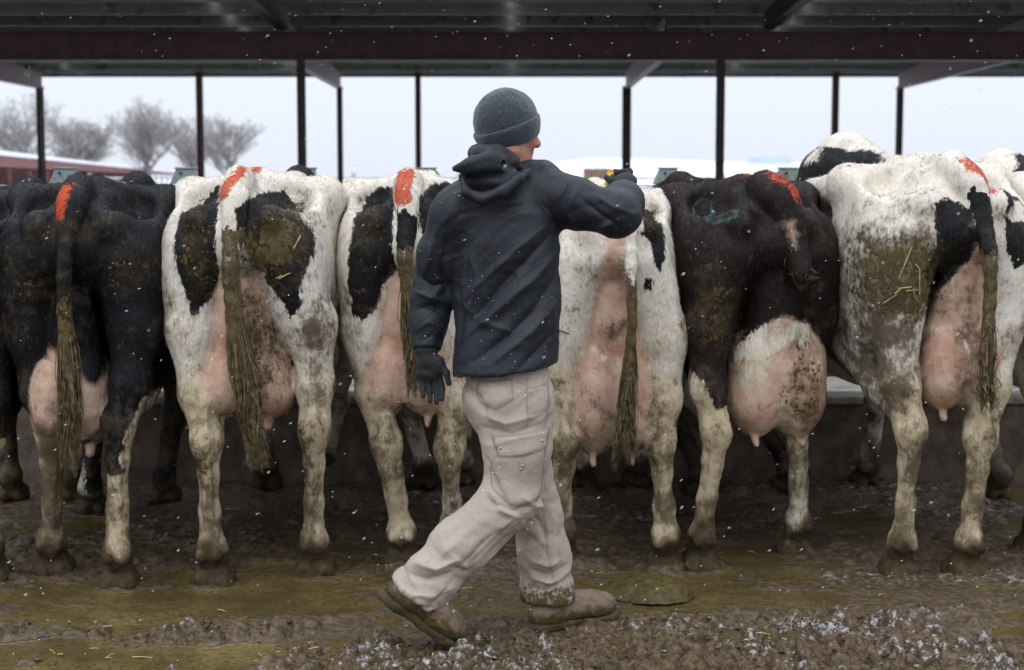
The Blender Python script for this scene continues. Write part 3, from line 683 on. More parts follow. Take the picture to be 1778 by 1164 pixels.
    if sp_.get('base', 0): skin *= sstep(uc[2]+.10, uc[2]-.04, z)
    dirt += .34*sstep(.9, .35, z)+.20*sstep(.75, .5, z)*np.clip(fbm(V*np.array([5, 5, 6])+seed+9, 3)*2.5+.2, -1, 1)+.95*sstep(.20, .06, z)+.25*sstep(.11, .08, z)+.55*sstep(.36, .14, z)*np.clip(fbm(V*np.array([9, 9, 7])+seed, 3)*2.2, -1, 1); mud += .15*sstep(.25, .08, z)
    dirt += .17*sstep(.45, .1, y)*sstep(1.38, 1.1, z)*np.clip(.6+1.6*fbm(V*np.array([6, 6, 4])+seed+3, 3), 0, 1)
    dirt -= .12*skin
    for kind, poly, *rest in sp_['paint']:
        val = rest[0] if rest else 1.; d = rest[1] if len(rest) > 1 else .05; ymax = rest[2] if len(rest) > 2 else .8; ymin = .80 if d > .9 else -9
        pl = np.array([LP(a, b, d)[[0, 2]] for a, b in poly])
        sdist = poly_sd(np.stack([x, z], 1), pl); ok = sstep(ymax+.08, ymax-.05, y)*sstep(ymin-.03, ymin+.03, y)
        if kind in ('blk', 'wht'):
            v = np.clip(.5+sdist/.05, 0, 1)*ok
            blk = np.maximum(blk, v) if kind == 'blk' else np.minimum(blk, 1-v)
            if kind == 'blk': skin = np.minimum(skin, 1-v)
        else:
            soft = {'mud': .11, 'dirt': .14, 'skin': .10, 'ora': .03, 'grn': .016, 'noskin': .10}[kind]
            v = np.clip(.5+sdist/soft, 0, 1)*ok*val
            if kind == 'mud': mud = np.maximum(mud, v)
            elif kind == 'dirt': dirt = np.maximum(dirt, v)
            elif kind == 'skin': skin = np.maximum(skin, v); blk = np.minimum(blk, 1-v)
            elif kind == 'noskin': skin = np.minimum(skin, 1-v)
            elif kind == 'ora': ora = np.maximum(ora, v*(N[:, 2] > -.4))
            elif kind == 'grn': grn = np.maximum(grn, v)
    # tail colours by height bands
    dt = np.min([p.ev(x, y, z) for p in tail[3:]], 0); tm = sstep(.012, .002, dt)*(y < .03)
    for py, b_, m_, d_ in sp_['tailpaint']:
        zz = LP(sp_['rx'], py, -.06)[2]; k = (tm > .5) & (z < zz+.05*fbm(V*np.array([30, 30, 9]), 3))
        blk[k] = b_; mud[k] = m_; dirt[k] = d_; skin[k] = 0
    dirt = dirt*(1-.6*(ora > .4))
    fa[:, 0] = blk; fa[:, 1] = mud; fa[:, 2] = skin; fa[:, 3] = ora
    fb[:, 0] = dirt; fb[:, 1] = grn; fb[:, 2] = sp_.get('tint', 0); fb[:, 3] = yel
    obj('body', new_mesh('cow_body', V, F, M['coat'], True, {'fa': fa, 'fb': fb}), root)
    sel = (sstep(.0, .06, z)*sstep(1.9, .9, y)*(1-.85*np.clip(skin, 0, 1))*(.35+.65*(mud < .6))).astype(float)+.0001
    HV, HF, ha, hb = fur(V, F, N, fa, fb, sp_.get('nh', 38000), sel=sel, seed=idx)
    tag(obj('short_coat_hair', new_mesh('coat_hair', HV, HF, M['hair'], False, {'fa': ha, 'fb': hb}), root), kind='stuff')
    # tail switch
    if sp_.get('switch'):
        ex, ey, cnt, spread = sp_['switch']; end = LP(ex, ey, sp_.get('td', -.07)); paths = []
        ncl = 9; cls = [(random.random()*6.28, random.random()**.6, .62+.38*random.random(), random.uniform(-1, 1)) for _ in range(ncl)]
        for i in range(cnt):
            t = 15-int(5*random.random()**1.5); r0 = rr[t]; a = random.random()*6.28
            p0 = path[t]+np.array([math.cos(a), math.sin(a), 0])*r0*.85
            ca, cr_, cln, cw = cls[i % ncl]; ln_ = cln*(.82+.18*random.random())
            e = np.array([end[0]+math.cos(ca)*spread*cr_, end[1]+math.sin(ca)*spread*.5*cr_, 0]); e[2] = path[15][2]+(end[2]-path[15][2])*ln_; e += np.random.normal(0, spread*.10, 3)
            wv = np.array([math.cos(ca+1.5), math.sin(ca+1.5), 0])*.028*cw
            m1 = p0*.66+e*.34+np.array([math.cos(a), math.sin(a), 0])*r0*.5+wv; m2 = p0*.33+e*.67-wv+np.random.normal(0, .006, 3)
            paths.append(smooth_path([p0, m1, m2, e], 7))
        SV, SF = strands(paths, .0036)
        tag(obj('tail_switch', new_mesh('tail_switch', SV, SF, M[sp_.get('swmat', 'switch')], False), root), kind='stuff')
    # straw stuck in the manure
    for k, pts in enumerate(sp_.get('straw', [])):
        pts = [LP(a, b, 0) for a, b in pts]; P = []
        for p in pts:
            near = np.abs(x-p[0])+np.abs(z-p[2]); near = near+np.where(N[:, 1] < -.1, 0, 9); j = int(np.argmin(near)); q = p.copy(); q[1] = y[j]-.008; P.append(q)
        mb = MB()
        for i in range(len(P)-1): mb.tube(P[i], P[i+1], .0024, .0022, 6)
        mb.build('straw_stalk', M['straw'], root)
    return root

M['switch'] = mat_simple('tail_switch_hair', (.115, .083, .036), .6, .6, 45, 0)
M['switch_dark'] = mat_simple('tail_switch_dark', (.05, .035, .02), .55, .5, 60, 0)
M['straw'] = mat_simple('straw', (.42, .30, .10), .6, .35, 30, .1)

COWS = [
 dict(label='black cow at the left end, orange chalk on her tail head, long muddy tail', Yr=5.90, rx=128, yaw=4, wx=1.06, hz=1.015, base=1,
      legs=[((88, 1000), (82, 762)), ((202, 1024), (205, 740))], front=[((158, 895), 0)[0], (286, 876)],
      udder=(130, 610, 762, 122), tail=[(118, 335), (113, 400), (112, 470), (112, 540), (118, 610), (124, 680)], tr=[.045, .042, .034, .033, .034, .034, .026], switch=(126, 842, 560, .05), td=-.09,
      paint=[('ora', [(104, 320), (132, 318), (130, 345), (122, 382), (104, 380), (100, 345)], .80),
             ('blk', [(130, 520), (190, 520), (190, 640), (178, 665), (150, 640), (132, 600)], 1, .15),
             ('wht', [(40, 752), (120, 748), (130, 1010), (40, 1010)]), ('wht', [(160, 815), (190, 822), (225, 815), (240, 1040), (150, 1040)]),
             ('wht', [(214, 800), (226, 745), (250, 690), (262, 690), (246, 760), (232, 830)]), ('dirt', [(210, 810), (230, 740), (250, 690), (262, 690), (250, 760), (232, 830)], .9),
             ('dirt', [(40, 700), (120, 740), (130, 1010), (40, 1010)], .95), ('dirt', [(205, 860), (230, 860), (240, 1020), (195, 1000)], .75),
             ('mud', [(16, 440), (60, 470), (82, 505), (60, 520), (26, 500)], .75), ('mud', [(185, 420), (270, 450), (262, 505), (190, 500)], .55), ('mud', [(60, 365), (200, 365), (205, 420), (60, 430)], .48),
             ('mud', [(120, 590), (170, 600), (180, 690), (125, 690)], .35, .2)],
      tailpaint=[(470, 1, .42, .2), (515, 1, .95, .3), (620, .6, .6, .8)]),
 dict(label='white cow with two big black rump patches and a thick muddy tail', Yr=5.93, rx=405, yaw=-2, wx=1.03, hz=1.035,
      legs=[((365, 1018), (356, 770)), ((543, 1002), (541, 752))], front=[(462, 852), (568, 838)],
      udder=(434, 600, 716, 150), tail=[(401, 320), (402, 390), (401, 450), (404, 520), (413, 600), (428, 665)], tr=[.045, .046, .042, .042, .040, .036, .028], switch=(448, 822, 560, .055), td=-.09,
      paint=[('blk', [(322, 345), (338, 326), (358, 324), (377, 340), (383, 380), (384, 470), (376, 505), (352, 535), (333, 525), (313, 470), (303, 410), (306, 370)]),
             ('blk', circ(342, 531, 11, 13)),
             ('blk', [(420, 365), (442, 336), (468, 332), (478, 350), (512, 372), (540, 405), (545, 440), (528, 480), (527, 530), (508, 556), (492, 520), (466, 490), (466, 462), (432, 430), (424, 400)]),
             ('mud', [(312, 350), (360, 352), (384, 400), (384, 500), (345, 520), (308, 450)], .60),
             ('mud', [(424, 410), (470, 365), (505, 350), (535, 395), (530, 450), (490, 475), (436, 470)], .98),
             ('mud', [(420, 490), (470, 500), (505, 600), (505, 660), (465, 700), (430, 660), (424, 560)], .62, .15),
             ('dirt', [(305, 540), (372, 510), (362, 600), (350, 700), (322, 690)], .52), ('dirt', [(508, 545), (545, 470), (582, 520), (578, 720), (515, 720), (516, 620)], .74),
             ('dirt', [(425, 470), (500, 470), (505, 560), (425, 580)], .6),
             ('mud', [(335, 765), (372, 762), (372, 825), (338, 815)], .78), ('mud', [(508, 735), (535, 735), (548, 860), (515, 850)], .62), ('dirt', [(500, 740), (560, 740), (560, 870), (508, 870)], .8),
             ('ora', [(410, 284), (428, 288), (418, 318), (402, 346), (384, 352), (388, 320)], .82), ('grn', line_poly([(502, 333), (516, 340), (528, 352)], 7), 1, .2)],
      tailpaint=[(400, 0, .72, .6), (450, 0, .95, .6), (640, 0, .55, .9)],
      straw=[[(481, 483), (492, 478)], [(486, 484), (500, 476), (506, 474)], [(510, 432), (518, 410)]]),
 dict(label='white cow half hidden by the man, black patch on left thigh, orange chalk band', Yr=6.12, rx=706, yaw=0, wx=.92, hz=1.03,
      legs=[((697, 984), (668, 775)), ((786, 975), (779, 790))], front=[(735, 850), (800, 845)],
      udder=(708, 585, 713, 138), tail=[(702, 325), (706, 390), (703, 450), (710, 520), (718, 600)], tr=[.045, .042, .036, .033, .032, .026], switch=(722, 700, 260, .035), td=-.08,
      paint=[('blk', [(622, 345), (648, 326), (676, 326), (687, 352), (684, 420), (692, 470), (668, 492), (655, 535), (632, 556), (612, 546), (604, 480), (610, 420), (613, 380)]),
             ('blk', [(728, 345), (742, 322), (770, 316), (790, 330), (790, 420), (760, 450), (730, 395)]),
             ('mud', [(618, 345), (660, 345), (680, 400), (665, 440), (610, 430)], .58), ('mud', [(608, 430), (660, 440), (650, 520), (610, 520)], .44),
             ('dirt', [(580, 400), (606, 400), (608, 560), (660, 560), (640, 680), (590, 640)], .50), ('dirt', [(640, 690), (690, 690), (695, 820), (640, 820)], .66), ('dirt', [(750, 690), (800, 690), (810, 860), (755, 860)], .68),
             ('skin', [(655, 545), (690, 470), (740, 460), (770, 520), (765, 620), (650, 620)], .9, .15),
             ('dirt', [(700, 600), (720, 600), (735, 670), (700, 690)], .55, .2),
             ('ora', [(686, 292), (718, 292), (720, 352), (708, 358), (684, 352)], .86)],
      tailpaint=[(352, .85, 0, .2), (432, .3, .85, .5), (520, .3, .9, .7)]),
 dict(label='white cow under the raised arm, small black thigh patch and low pink udder', Yr=6.12, rx=1068, yaw=0, wx=.80, hz=1.0,
      legs=[((976, 984), (982, 770)), ((1157, 994), (1148, 775))], front=[(1010, 850), (1105, 850)],
      udder=(1062, 590, 781, 130), tail=[(1084, 345), (1093, 410), (1096, 480), (1097, 560), (1092, 640), (1087, 700)], tr=[.042, .036, .030, .026, .024, .022, .018], switch=(1085, 825, 460, .05), td=-.075,
      paint=[('blk', [(1112, 372), (1128, 362), (1148, 374), (1156, 410), (1153, 450), (1143, 470), (1133, 455), (1128, 420), (1112, 410)]), ('blk', circ(1124, 492, 9, 10)),
             ('mud', [(1112, 362), (1148, 362), (1152, 405), (1114, 405)], .66),
             ('skin', [(1046, 400), (1082, 395), (1082, 545), (1040, 548), (1038, 500)], 1.), ('skin', [(1010, 600), (1040, 550), (1082, 550), (1115, 600)], .9, .15),
             ('dirt', [(983, 440), (1040, 450), (1035, 500), (990, 490)], .72), ('dirt', [(1025, 540), (1085, 545), (1085, 620), (1060, 620), (1020, 590)], .66), ('dirt', [(985, 500), (1030, 520), (1000, 600), (975, 590)], .45),
             ('dirt', [(955, 745), (1010, 745), (1010, 850), (960, 850)], .66), ('dirt', [(1125, 745), (1180, 745), (1175, 860), (1130, 860)], .55)],
      tailpaint=[(440, 0, .25, .3), (482, 0, .95, .5), (635, 0, .45, .75)]),
 dict(label='dark brownish cow with short docked tail, green hip mark and muddy white udder', Yr=6.15, rx=1343, yaw=8, wx=1.04, hz=1.02, base=1, tint=1,
      legs=[((1222, 991), (1246, 750)), ((1390, 966), (1402, 728))], front=[(1215, 862), (1368, 858)],
      udder=(1341, 560, 748, 160), tail=[(1352, 312), (1372, 370), (1387, 430), (1394, 478)], tr=[.055, .066, .066, .056, .042], switch=(1396, 505, 90, .03), swmat='switch_dark', td=-.06, t0=-.03,
      paint=[('ora', [(1322, 300), (1350, 286), (1384, 314), (1390, 356), (1362, 356), (1346, 328), (1326, 316)], .55, .1),
             ('grn', line_poly([(1214, 388), (1220, 362), (1240, 346), (1256, 350), (1252, 372), (1228, 384), (1213, 390)], 7), .9, .2),
             ('wht', [(1195, 640), (1215, 660), (1232, 706), (1262, 702), (1262, 1000), (1190, 1000)]), ('wht', [(1385, 690), (1425, 680), (1430, 1000), (1365, 1000)]),
             ('mud', [(1215, 440), (1260, 450), (1290, 560), (1280, 640), (1215, 620), (1200, 520)], .54), ('mud', [(1390, 360), (1430, 360), (1425, 420), (1395, 400)], .40),
             ('mud', [(1352, 580), (1395, 575), (1420, 640), (1405, 730), (1350, 735), (1330, 690), (1350, 640)], .56, .15),
             ('noskin', [(1270, 560), (1330, 550), (1320, 620), (1300, 690), (1268, 670)], .9, .15), ('noskin', [(1300, 550), (1400, 550), (1390, 590), (1310, 600)], .9, .15),
             ('wht', [(1270, 600), (1300, 565), (1335, 548), (1390, 560), (1422, 620), (1422, 760), (1255, 760)], 1, .15),
             ('blk', [(1250, 430), (1450, 430), (1450, 560), (1425, 600), (1395, 556), (1340, 545), (1290, 572), (1262, 610)], 1, .12), ('skin', [(1353, 388), (1362, 384), (1368, 430), (1360, 430)], .8), ('dirt', [(1190, 690), (1240, 720), (1230, 990), (1190, 990)], .55), ('dirt', [(1380, 720), (1430, 700), (1420, 990), (1370, 990)], .6)],
      tailpaint=[(440, 1, .32, .2)]),
 dict(label='big white cow at the right, straw stuck in the manure on her flank', Yr=5.98, rx=1672, yaw=5, wx=1.14, hz=1.075, fr=.07, front_blk=0,
      legs=[((1570, 1003), (1588, 750)), ((1687, 1004), (1712, 765))], front=[(1385, 856), (1508, 850)],
      udder=(1655, 560, 702, 122), tail=[(1700, 318), (1716, 380), (1719, 450), (1718, 530), (1714, 610), (1712, 665)], tr=[.050, .050, .040, .035, .032, .030, .030], switch=(1716, 722, 260, .032), td=-.10,
      paint=[('blk', [(1612, 352), (1640, 342), (1672, 368), (1682, 410), (1680, 452), (1652, 480), (1632, 512), (1606, 500), (1592, 470), (1612, 430)]), ('blk', [(1672, 325), (1690, 330), (1704, 362), (1690, 372), (1676, 350)]),
             ('blk', [(1738, 320), (1790, 330), (1790, 450), (1752, 470), (1736, 420)]),
             ('wht', [(1736, 372), (1764, 350), (1790, 350), (1790, 385), (1750, 385)]),
             ('mud', [(1480, 455), (1520, 410), (1580, 400), (1640, 430), (1640, 520), (1590, 560), (1500, 545)], .84), ('dirt', [(1480, 390), (1560, 330), (1620, 330), (1625, 430), (1480, 450)], .52),
             ('dirt', [(1480, 520), (1640, 520), (1610, 620), (1560, 760), (1500, 700)], .80), ('dirt', [(1640, 560), (1710, 560), (1700, 690), (1620, 690)], .80, .15), ('dirt', [(1645, 470), (1712, 470), (1712, 570), (1640, 570)], .55),
             ('skin', [(1680, 368), (1706, 366), (1706, 440), (1694, 500), (1660, 540), (1640, 520), (1682, 450)], 1.), ('skin', [(1650, 500), (1712, 480), (1712, 580), (1630, 600)], .5, .15),
             ('dirt', [(1555, 720), (1620, 720), (1610, 860), (1565, 850)], .74), ('dirt', [(1690, 720), (1740, 720), (1730, 920), (1680, 900)], .6),
             ('ora', [(1652, 278), (1688, 266), (1714, 290), (1722, 338), (1694, 338), (1680, 308), (1658, 298)], .74, .1),
             ('blk', [(1372, 350), (1420, 295), (1470, 262), (1510, 262), (1490, 285), (1450, 300), (1420, 350)], 1, 1.15, 2.2), ('blk', [(1395, 290), (1425, 255), (1440, 262), (1410, 295)], 1, 1.5, 2.4)],
      tailpaint=[(312, .0, .0, .1), (338, .9, .2, .2), (440, .5, .9, .5), (600, 0, .66, .9)],
      straw=[[(1534, 402), (1521, 418), (1521, 486)], [(1578, 428), (1558, 482)], [(1584, 458), (1592, 466), (1596, 512)], [(1553, 510), (1562, 500), (1580, 498)], [(1583, 500), (1586, 516)], [(1536, 528), (1556, 512)], [(1570, 505), (1592, 503)]]),
 dict(label='cow cut off by the left edge of the photo, only her dark flank showing', Yr=5.95, rx=-148, yaw=0, wx=1.0, hz=1.0, base=1, h=.016, nh=9000,
      legs=[((-200, 1010), (-200, 770)), ((-22, 1015), (-28, 770))], udder=(-130, 600, 730, 120), tail=[(-148, 335), (-148, 450), (-148, 600)], tr=[.045, .03, .025, .02], switch=(-148, 800, 60, .04),
      paint=[('wht', [(-250, 760), (40, 760), (40, 1040), (-250, 1040)])], tailpaint=[(500, 1, .6, .5)]),
 dict(label='cream and black cow at the right edge, her back showing behind the big white cow', Yr=6.05, rx=1968, yaw=2, wx=1.05, hz=1.05, fr=.04, h=.016, nh=9000, front_blk=0,
      legs=[((1805, 964), (1860, 760)), ((2060, 990), (2060, 760))], front=[(1735, 870), (1850, 860)], udder=(2010, 590, 720, 120), tail=[(2010, 325), (2010, 450), (2010, 600)], tr=[.045, .03, .025, .02], switch=(2010, 800, 60, .04),
      paint=[('blk', [(1735, 300), (1760, 268), (1830, 262), (1900, 300), (1850, 420), (1760, 400)], 1, 1.3, 2.2)], tailpaint=[(500, 0, .6, .5)]),
]
for i, s_ in enumerate(COWS): build_cow(s_, i)
# ================================================================== walking man
MR = np.array([at(880, 690, 5.25)[0], 5.25, 0.]); man = empty('person', MR)
tag(man, 'man in grey beanie, dark jacket and khaki work trousers, walking right with one arm raised', 'person')
def mobj(name, f, mat, parent=None, attrs=None):
    V, F = f.mesh(); o = obj(name, new_mesh(name, V-MR, F, mat, True, attrs(V, normals(V, F)) if attrs else None), parent or man); return o
def P(px, py, Y): return at(px, py, Y)
def folds(lst, Yr_):
    L2 = [(np.array([at(a, b, Yr_)[[0, 2]] for a, b in pts]), amp, wd) for pts, amp, wd in lst]
    def fn(Q):
        q = Q[:, [0, 2]]; d_ = np.zeros(len(Q))
        wob = .006*fbm(Q*14, 2)
        for pl, amp, wd in L2:
            best = np.full(len(q), 9.); tt = np.zeros(len(q)); n = len(pl)-1
            for i in range(n):
                a, b = pl[i], pl[i+1]; e = b-a; t = np.clip(((q-a)@e)/(e@e), 0, 1); dd = np.sqrt(((q-a-t[:, None]*e)**2).sum(1))
                m_ = dd < best; best = np.where(m_, dd, best); tt = np.where(m_, (i+t)/n, tt)
            best = np.maximum(best+wob, 0)
            d_ -= 1.5*amp*(.25*np.exp(-(best/wd)**2)+.75*np.exp(-best/wd*1.35))*np.sin(np.pi*np.clip(tt*.9+.05, 0, 1))**.6
        return d_
    return fn
def wrinkle(Q, ang, sc, amp, k=.28):
    c_, s_ = math.cos(ang), math.sin(ang); u = Q[:, 0]*c_+Q[:, 2]*s_; v = -Q[:, 0]*s_+Q[:, 2]*c_
    q = np.stack([u*sc*k, v*sc, Q[:, 1]*sc*.6], -1); q = q+.5*fbm(Q*6, 2)[:, None]
    return -amp*(np.clip(1-np.abs(fbm(q, 3))*3.0, -.4, 1)**1-.25)
def mat_cloth(name, col, rough, weave, var=.15, dirt=None, thr=.62, wr=.35, attr=False, snow=0):
    m = Mat(name, rough, .3); n = m.noise(7, 5); c = m.mix(m.rng(n, .3, .7), tuple(q*(1-var) for q in col), tuple(q*(1+var) for q in col))
    c = m.mix(m.math('MULTIPLY', m.rng(m.noise(420, 2), .4, .7), .22), c, tuple(min(1, q*1.5) for q in col))
    if dirt: c = m.mix(m.math('MULTIPLY', m.rng(m.noise(11, 6, .7), thr, thr+.13), .55), c, dirt)
    if attr:
        st, mu, _, _ = m.attr('cl'); c = m.mix(m.math('MULTIPLY', st, .75), c, tuple(q*.45 for q in col))
        mv = m.rng(m.math('ADD', mu, m.math('MULTIPLY', m.math('SUBTRACT', m.noise(45, 6, .65), .5), 1.4)), .42, .7); c = m.mix(mv, c, (.075, .055, .018))
    if snow: c = m.mix(m.math('MULTIPLY', m.rng(m.voro(52), .10, .06), m.rng(m.noise(5, 3), .5, .6)), c, (.5, .53, .58))
    w1 = m.math('ABSOLUTE', m.math('SUBTRACT', m.noise(13, 4, .55, (1, 1, .8), .8), .5)); nb = m.bump(w1, wr, .02); nb = m.bump(m.noise(weave, 2), .25, .002, nb)
    m.b.inputs['Sheen Weight'].default_value = .03; m.b.inputs['Sheen Roughness'].default_value = .5
    return m.out(c, None, nb)
M['jacket'] = mat_cloth('softshell_jacket', (.0088, .0108, .0168), .5, 500, .25, attr=True, snow=1)
M['trouser'] = mat_cloth('khaki_canvas', (.355, .298, .245), .85, 600, .09, (.13, .098, .062), .57, attr=True)
M['glove'] = mat_cloth('black_knit_glove', (.012, .0125, .015), .7, 700, .2)
M['boot'] = mat_cloth('brown_leather_boot', (.175, .122, .088), .6, 300, .2, (.07, .05, .03), .5, .5, attr=True)
M['sole'] = mat_cloth('rubber_sole', (.035, .03, .024), .7, 200, .2, (.08, .06, .02), .4, .5, attr=True)
def mat_beanie():
    m = Mat('knit_wool', .9, .15); n = m.noise(300, 3, .7); c = m.mix(m.rng(n, .35, .68), (.013, .019, .026), (.062, .078, .095))
    c = m.mix(m.rng(m.noise(60, 4, .7), .58, .72), c, (.12, .13, .14)); c = m.mix(m.rng(m.voro(70), .05, .02), c, (.7, .72, .76))
    m.b.inputs['Sheen Weight'].default_value = .4
    return m.out(c, None, m.bump(m.noise(240, 3), .7, .004))
M['beanie'] = mat_beanie()
def mat_skin():
    m = Mat('weathered_skin', .5, .4); n = m.noise(40, 5); c = m.mix(m.rng(n, .3, .7), (.46, .235, .165), (.38, .17, .12)); c = m.mix(m.rng(m.noise(9, 3), .5, .7), c, (.44, .17, .125))
    m.b.inputs['Subsurface Weight'].default_value = .12; m.b.inputs['Subsurface Radius'].default_value = (.01, .004, .002)
    return m.out(c, None, m.bump(m.noise(160, 3), .3, .002))
M['skin'] = mat_skin()
# ---- head
hy = R(57); hf = np.array([math.sin(hy), math.cos(hy), 0]); hr = np.array([math.cos(hy), -math.sin(hy), 0]); up = np.array([0, 0, 1.])
tl = R(-8); hf2 = hf*math.cos(tl)+up*math.sin(tl); hu = up*math.cos(tl)-hf*math.sin(tl)
HC = P(881, 222, 5.33)
def H(r, f_, u): return HC+hr*r+hf2*f_+hu*u
RT = np.stack([hr, hf2, hu])
f = Field(HC-.26, HC+.24, .0042)
f.add(Ell(H(0, -.005, .03), (.076, .097, .10), RT), .02)
f.add(Ell(H(0, .035, -.045), (.062, .062, .085), RT), .04); f.add(Ell(H(0, .062, -.098), (.030, .028, .022), RT), .035)     # face, chin
for s in (-1, 1):
    f.add(Ell(H(s*.040, .062, -.035), (.026, .026, .026), RT), .025)                      # cheek bones
    f.add(Cap(H(s*.052, .0, -.075), H(s*.022, .066, -.102), .022, .018), .03)             # jaw
    f.add(Cap(H(s*.012, .092, .018), H(s*.046, .074, .020), .013, .012), .02)             # brow
    f.add(Ell(H(s*.031, .090, -.002), (.016, .012, .011), RT), .012, 's')                 # eye socket
    f.add(Ell(H(s*.031, .079, -.003), (.012, .011, .010), RT), .006)                      # eye
    f.add(Ell(H(s*.079, -.008, -.022), (.010, .020, .032), RT), .01)                      # ear
    f.add(Cap(H(s*.008, .118, -.036), H(s*.014, .106, -.040), .009, .007), .01)           # nostril wings
f.add(Cap(H(0, .094, .008), H(0, .122, -.034), .010, .013), .014)                         # nose
f.add(Cap(H(-.020, .088, -.064), H(.020, .088, -.064), .009, .009), .012); f.add(Cap(H(-.016, .088, -.077), H(.016, .088, -.077), .009, .009), .010)
f.add(Cap(H(0, -.025, -.05), P(872, 320, 5.31), .062, .068), .04)
mobj('body', f, M['skin'])
# ---- beanie
f = Field(HC-.2, HC+.24, .0045)
bc = H(0, -.008, .018); f.add(Ell(bc, (.098, .111, .111), RT), .01)
nb_ = unit(up-.37*hf); c0 = P(880, 214, 5.33); c1 = P(880, 254, 5.33)
f.displace(lambda Q: -.003*fbm(Q*18, 3)-.0012*fbm(Q*60, 2))
f.cut(lambda x, y, z: -((x-c1[0])*nb_[0]+(y-c1[1])*nb_[1]+(z-c1[2])*nb_[2])-.004)
bn = mobj('beanie', f, M['beanie'])
f = Field(HC-.2, HC+.24, .0045); f.add(Ell(bc+up*-.004, (.1060, .119, .120), RT), .01)
f.displace(lambda Q: -.003*fbm(Q*15+3, 3))
def cuff(x, y, z):
    a = -((x-c1[0])*nb_[0]+(y-c1[1])*nb_[1]+(z-c1[2])*nb_[2]); b = ((x-c0[0])*nb_[0]+(y-c0[1])*nb_[1]+(z-c0[2])*nb_[2]); k = .012
    t = np.clip(.5-.5*(a-b)/k, 0, 1); return a+(b-a)*t+k*t*(1-t)
def cutsm(f, fn, k=.010):
    x = f.ax[0][:, None, None]; y = f.ax[1][None, :, None]; z = f.ax[2][None, None, :]; d_ = fn(x, y, z); a = f.D
    t = np.clip(.5-.5*(a-d_)/k, 0, 1); f.D = a+(d_-a)*t+k*t*(1-t)
cutsm(f, cuff); mobj('cuff', f, M['beanie'], bn)
# ---- jacket
ty = R(20); f = Field(P(690, 700, 5.0)+[-.02, -.06, -.04], P(1130, 230, 5.62)+[.03, .0, .0], .0048)
def row(py, px, hw, hd, Y=5.27): q = P(px, py, Y); return (q[2], q[0], q[1], hw, hd)
body = Stack([row(680, 876, .166, .168, 5.24), row(640, 877, .166, .166, 5.24), row(600, 878, .168, .155, 5.25), row(540, 880, .174, .14, 5.26), row(480, 876, .185, .13), row(420, 868, .198, .128, 5.28), row(370, 862, .190, .12, 5.29), row(335, 865, .13, .10, 5.30), row(312, 870, .08, .078, 5.30), row(296, 872, .064, .064, 5.29)], ty, 2.25)
f.add(body, .01)
f.add(Cap(P(795, 372, 5.27), P(930, 330, 5.33), .085, .085), .05); f.add(Cap(P(800, 350, 5.28), P(868, 306, 5.30), .05, .055), .05); f.add(Cap(P(876, 316, 5.31), P(935, 322, 5.34), .055, .068), .05)
# left sleeve, hanging
f.add(chain([P(797, 375, 5.27), P(764, 445, 5.29), P(750, 510, 5.31), P(744, 560, 5.285), P(742, 607, 5.255)], [.082, .073, .065, .057, .047], True), .03)
# right sleeve, raised
f.add(chain([P(925, 335, 5.33), P(1000, 355, 5.26), P(1072, 372, 5.215)], [.092, .080, .070]), .025)
f.add(chain([P(1072, 370, 5.215), P(1080, 352, 5.31), P(1082, 334, 5.415)], [.070, .064, .046], True), .03)
f.add(chain([P(930, 345, 5.32), P(945, 385, 5.29)], [.085, .06]), .03)
JS0 = None
JF = [([(972, 432), (930, 480), (868, 535), (800, 590)], .011, .017), ([(960, 405), (915, 450), (868, 498), (815, 560)], -.010, .016), ([(945, 395), (900, 430), (850, 480), (806, 520)], .008, .017),
      ([(975, 470), (925, 540), (870, 590), (800, 640)], -.009, .017), ([(968, 520), (920, 575), (850, 632)], .008, .018), ([(970, 570), (930, 610), (885, 648)], -.007, .015),
      ([(792, 480), (800, 540), (792, 610)], -.008, .018), ([(815, 440), (830, 480), (825, 530)], .006, .015), ([(790, 520), (840, 560), (900, 575)], .005, .014),
      ([(935, 350), (958, 375), (966, 405)], -.010, .010), ([(770, 395), (800, 372), (860, 356), (925, 352)], -.004, .006), ([(905, 300), (945, 290), (960, 310)], .007, .012),
      ([(985, 318), (968, 350), (958, 372)], -.007, .008), ([(1000, 330), (985, 370), (1000, 392)], .006, .010), ([(1010, 345), (1045, 375), (1080, 400)], -.007, .012), ([(1030, 338), (1065, 360), (1098, 372)], .006, .010), ([(1000, 395), (1035, 398), (1062, 390)], .006, .010),
      ([(720, 480), (750, 500), (775, 495)], -.010, .012), ([(722, 510), (748, 520), (775, 530)], .008, .012), ([(725, 540), (750, 535), (768, 548)], -.008, .010), ([(722, 575), (745, 562), (765, 575)], .006, .010), ([(730, 595), (750, 585), (760, 592)], -.005, .008), ([(760, 400), (745, 450), (730, 490)], .007, .014), ([(775, 420), (765, 470), (775, 510)], -.010, .012),
      ([(795, 652), (870, 650), (955, 630)], -.003, .004)]
f.displace(lambda Q: folds(JF, 5.17)(Q)*1.0-.003*fbm(Q*np.array([7, 7, 4.5]), 2)+wrinkle(Q, R(40), 8, .0050, .20)+wrinkle(Q, R(30), 18, .0022, .2), .05)
hA, hB = P(790, 662, 5.12), P(963, 638, 5.12)
f.cut(lambda x, y, z: np.where(x > -.27, hA[2]+(hB[2]-hA[2])*(x-hA[0])/(hB[0]-hA[0])-z, -1)*np.where(x < P(783, 600, 5.2)[0], 0, 1)-np.where(x < P(783, 600, 5.2)[0], 1, 0)+0*y)
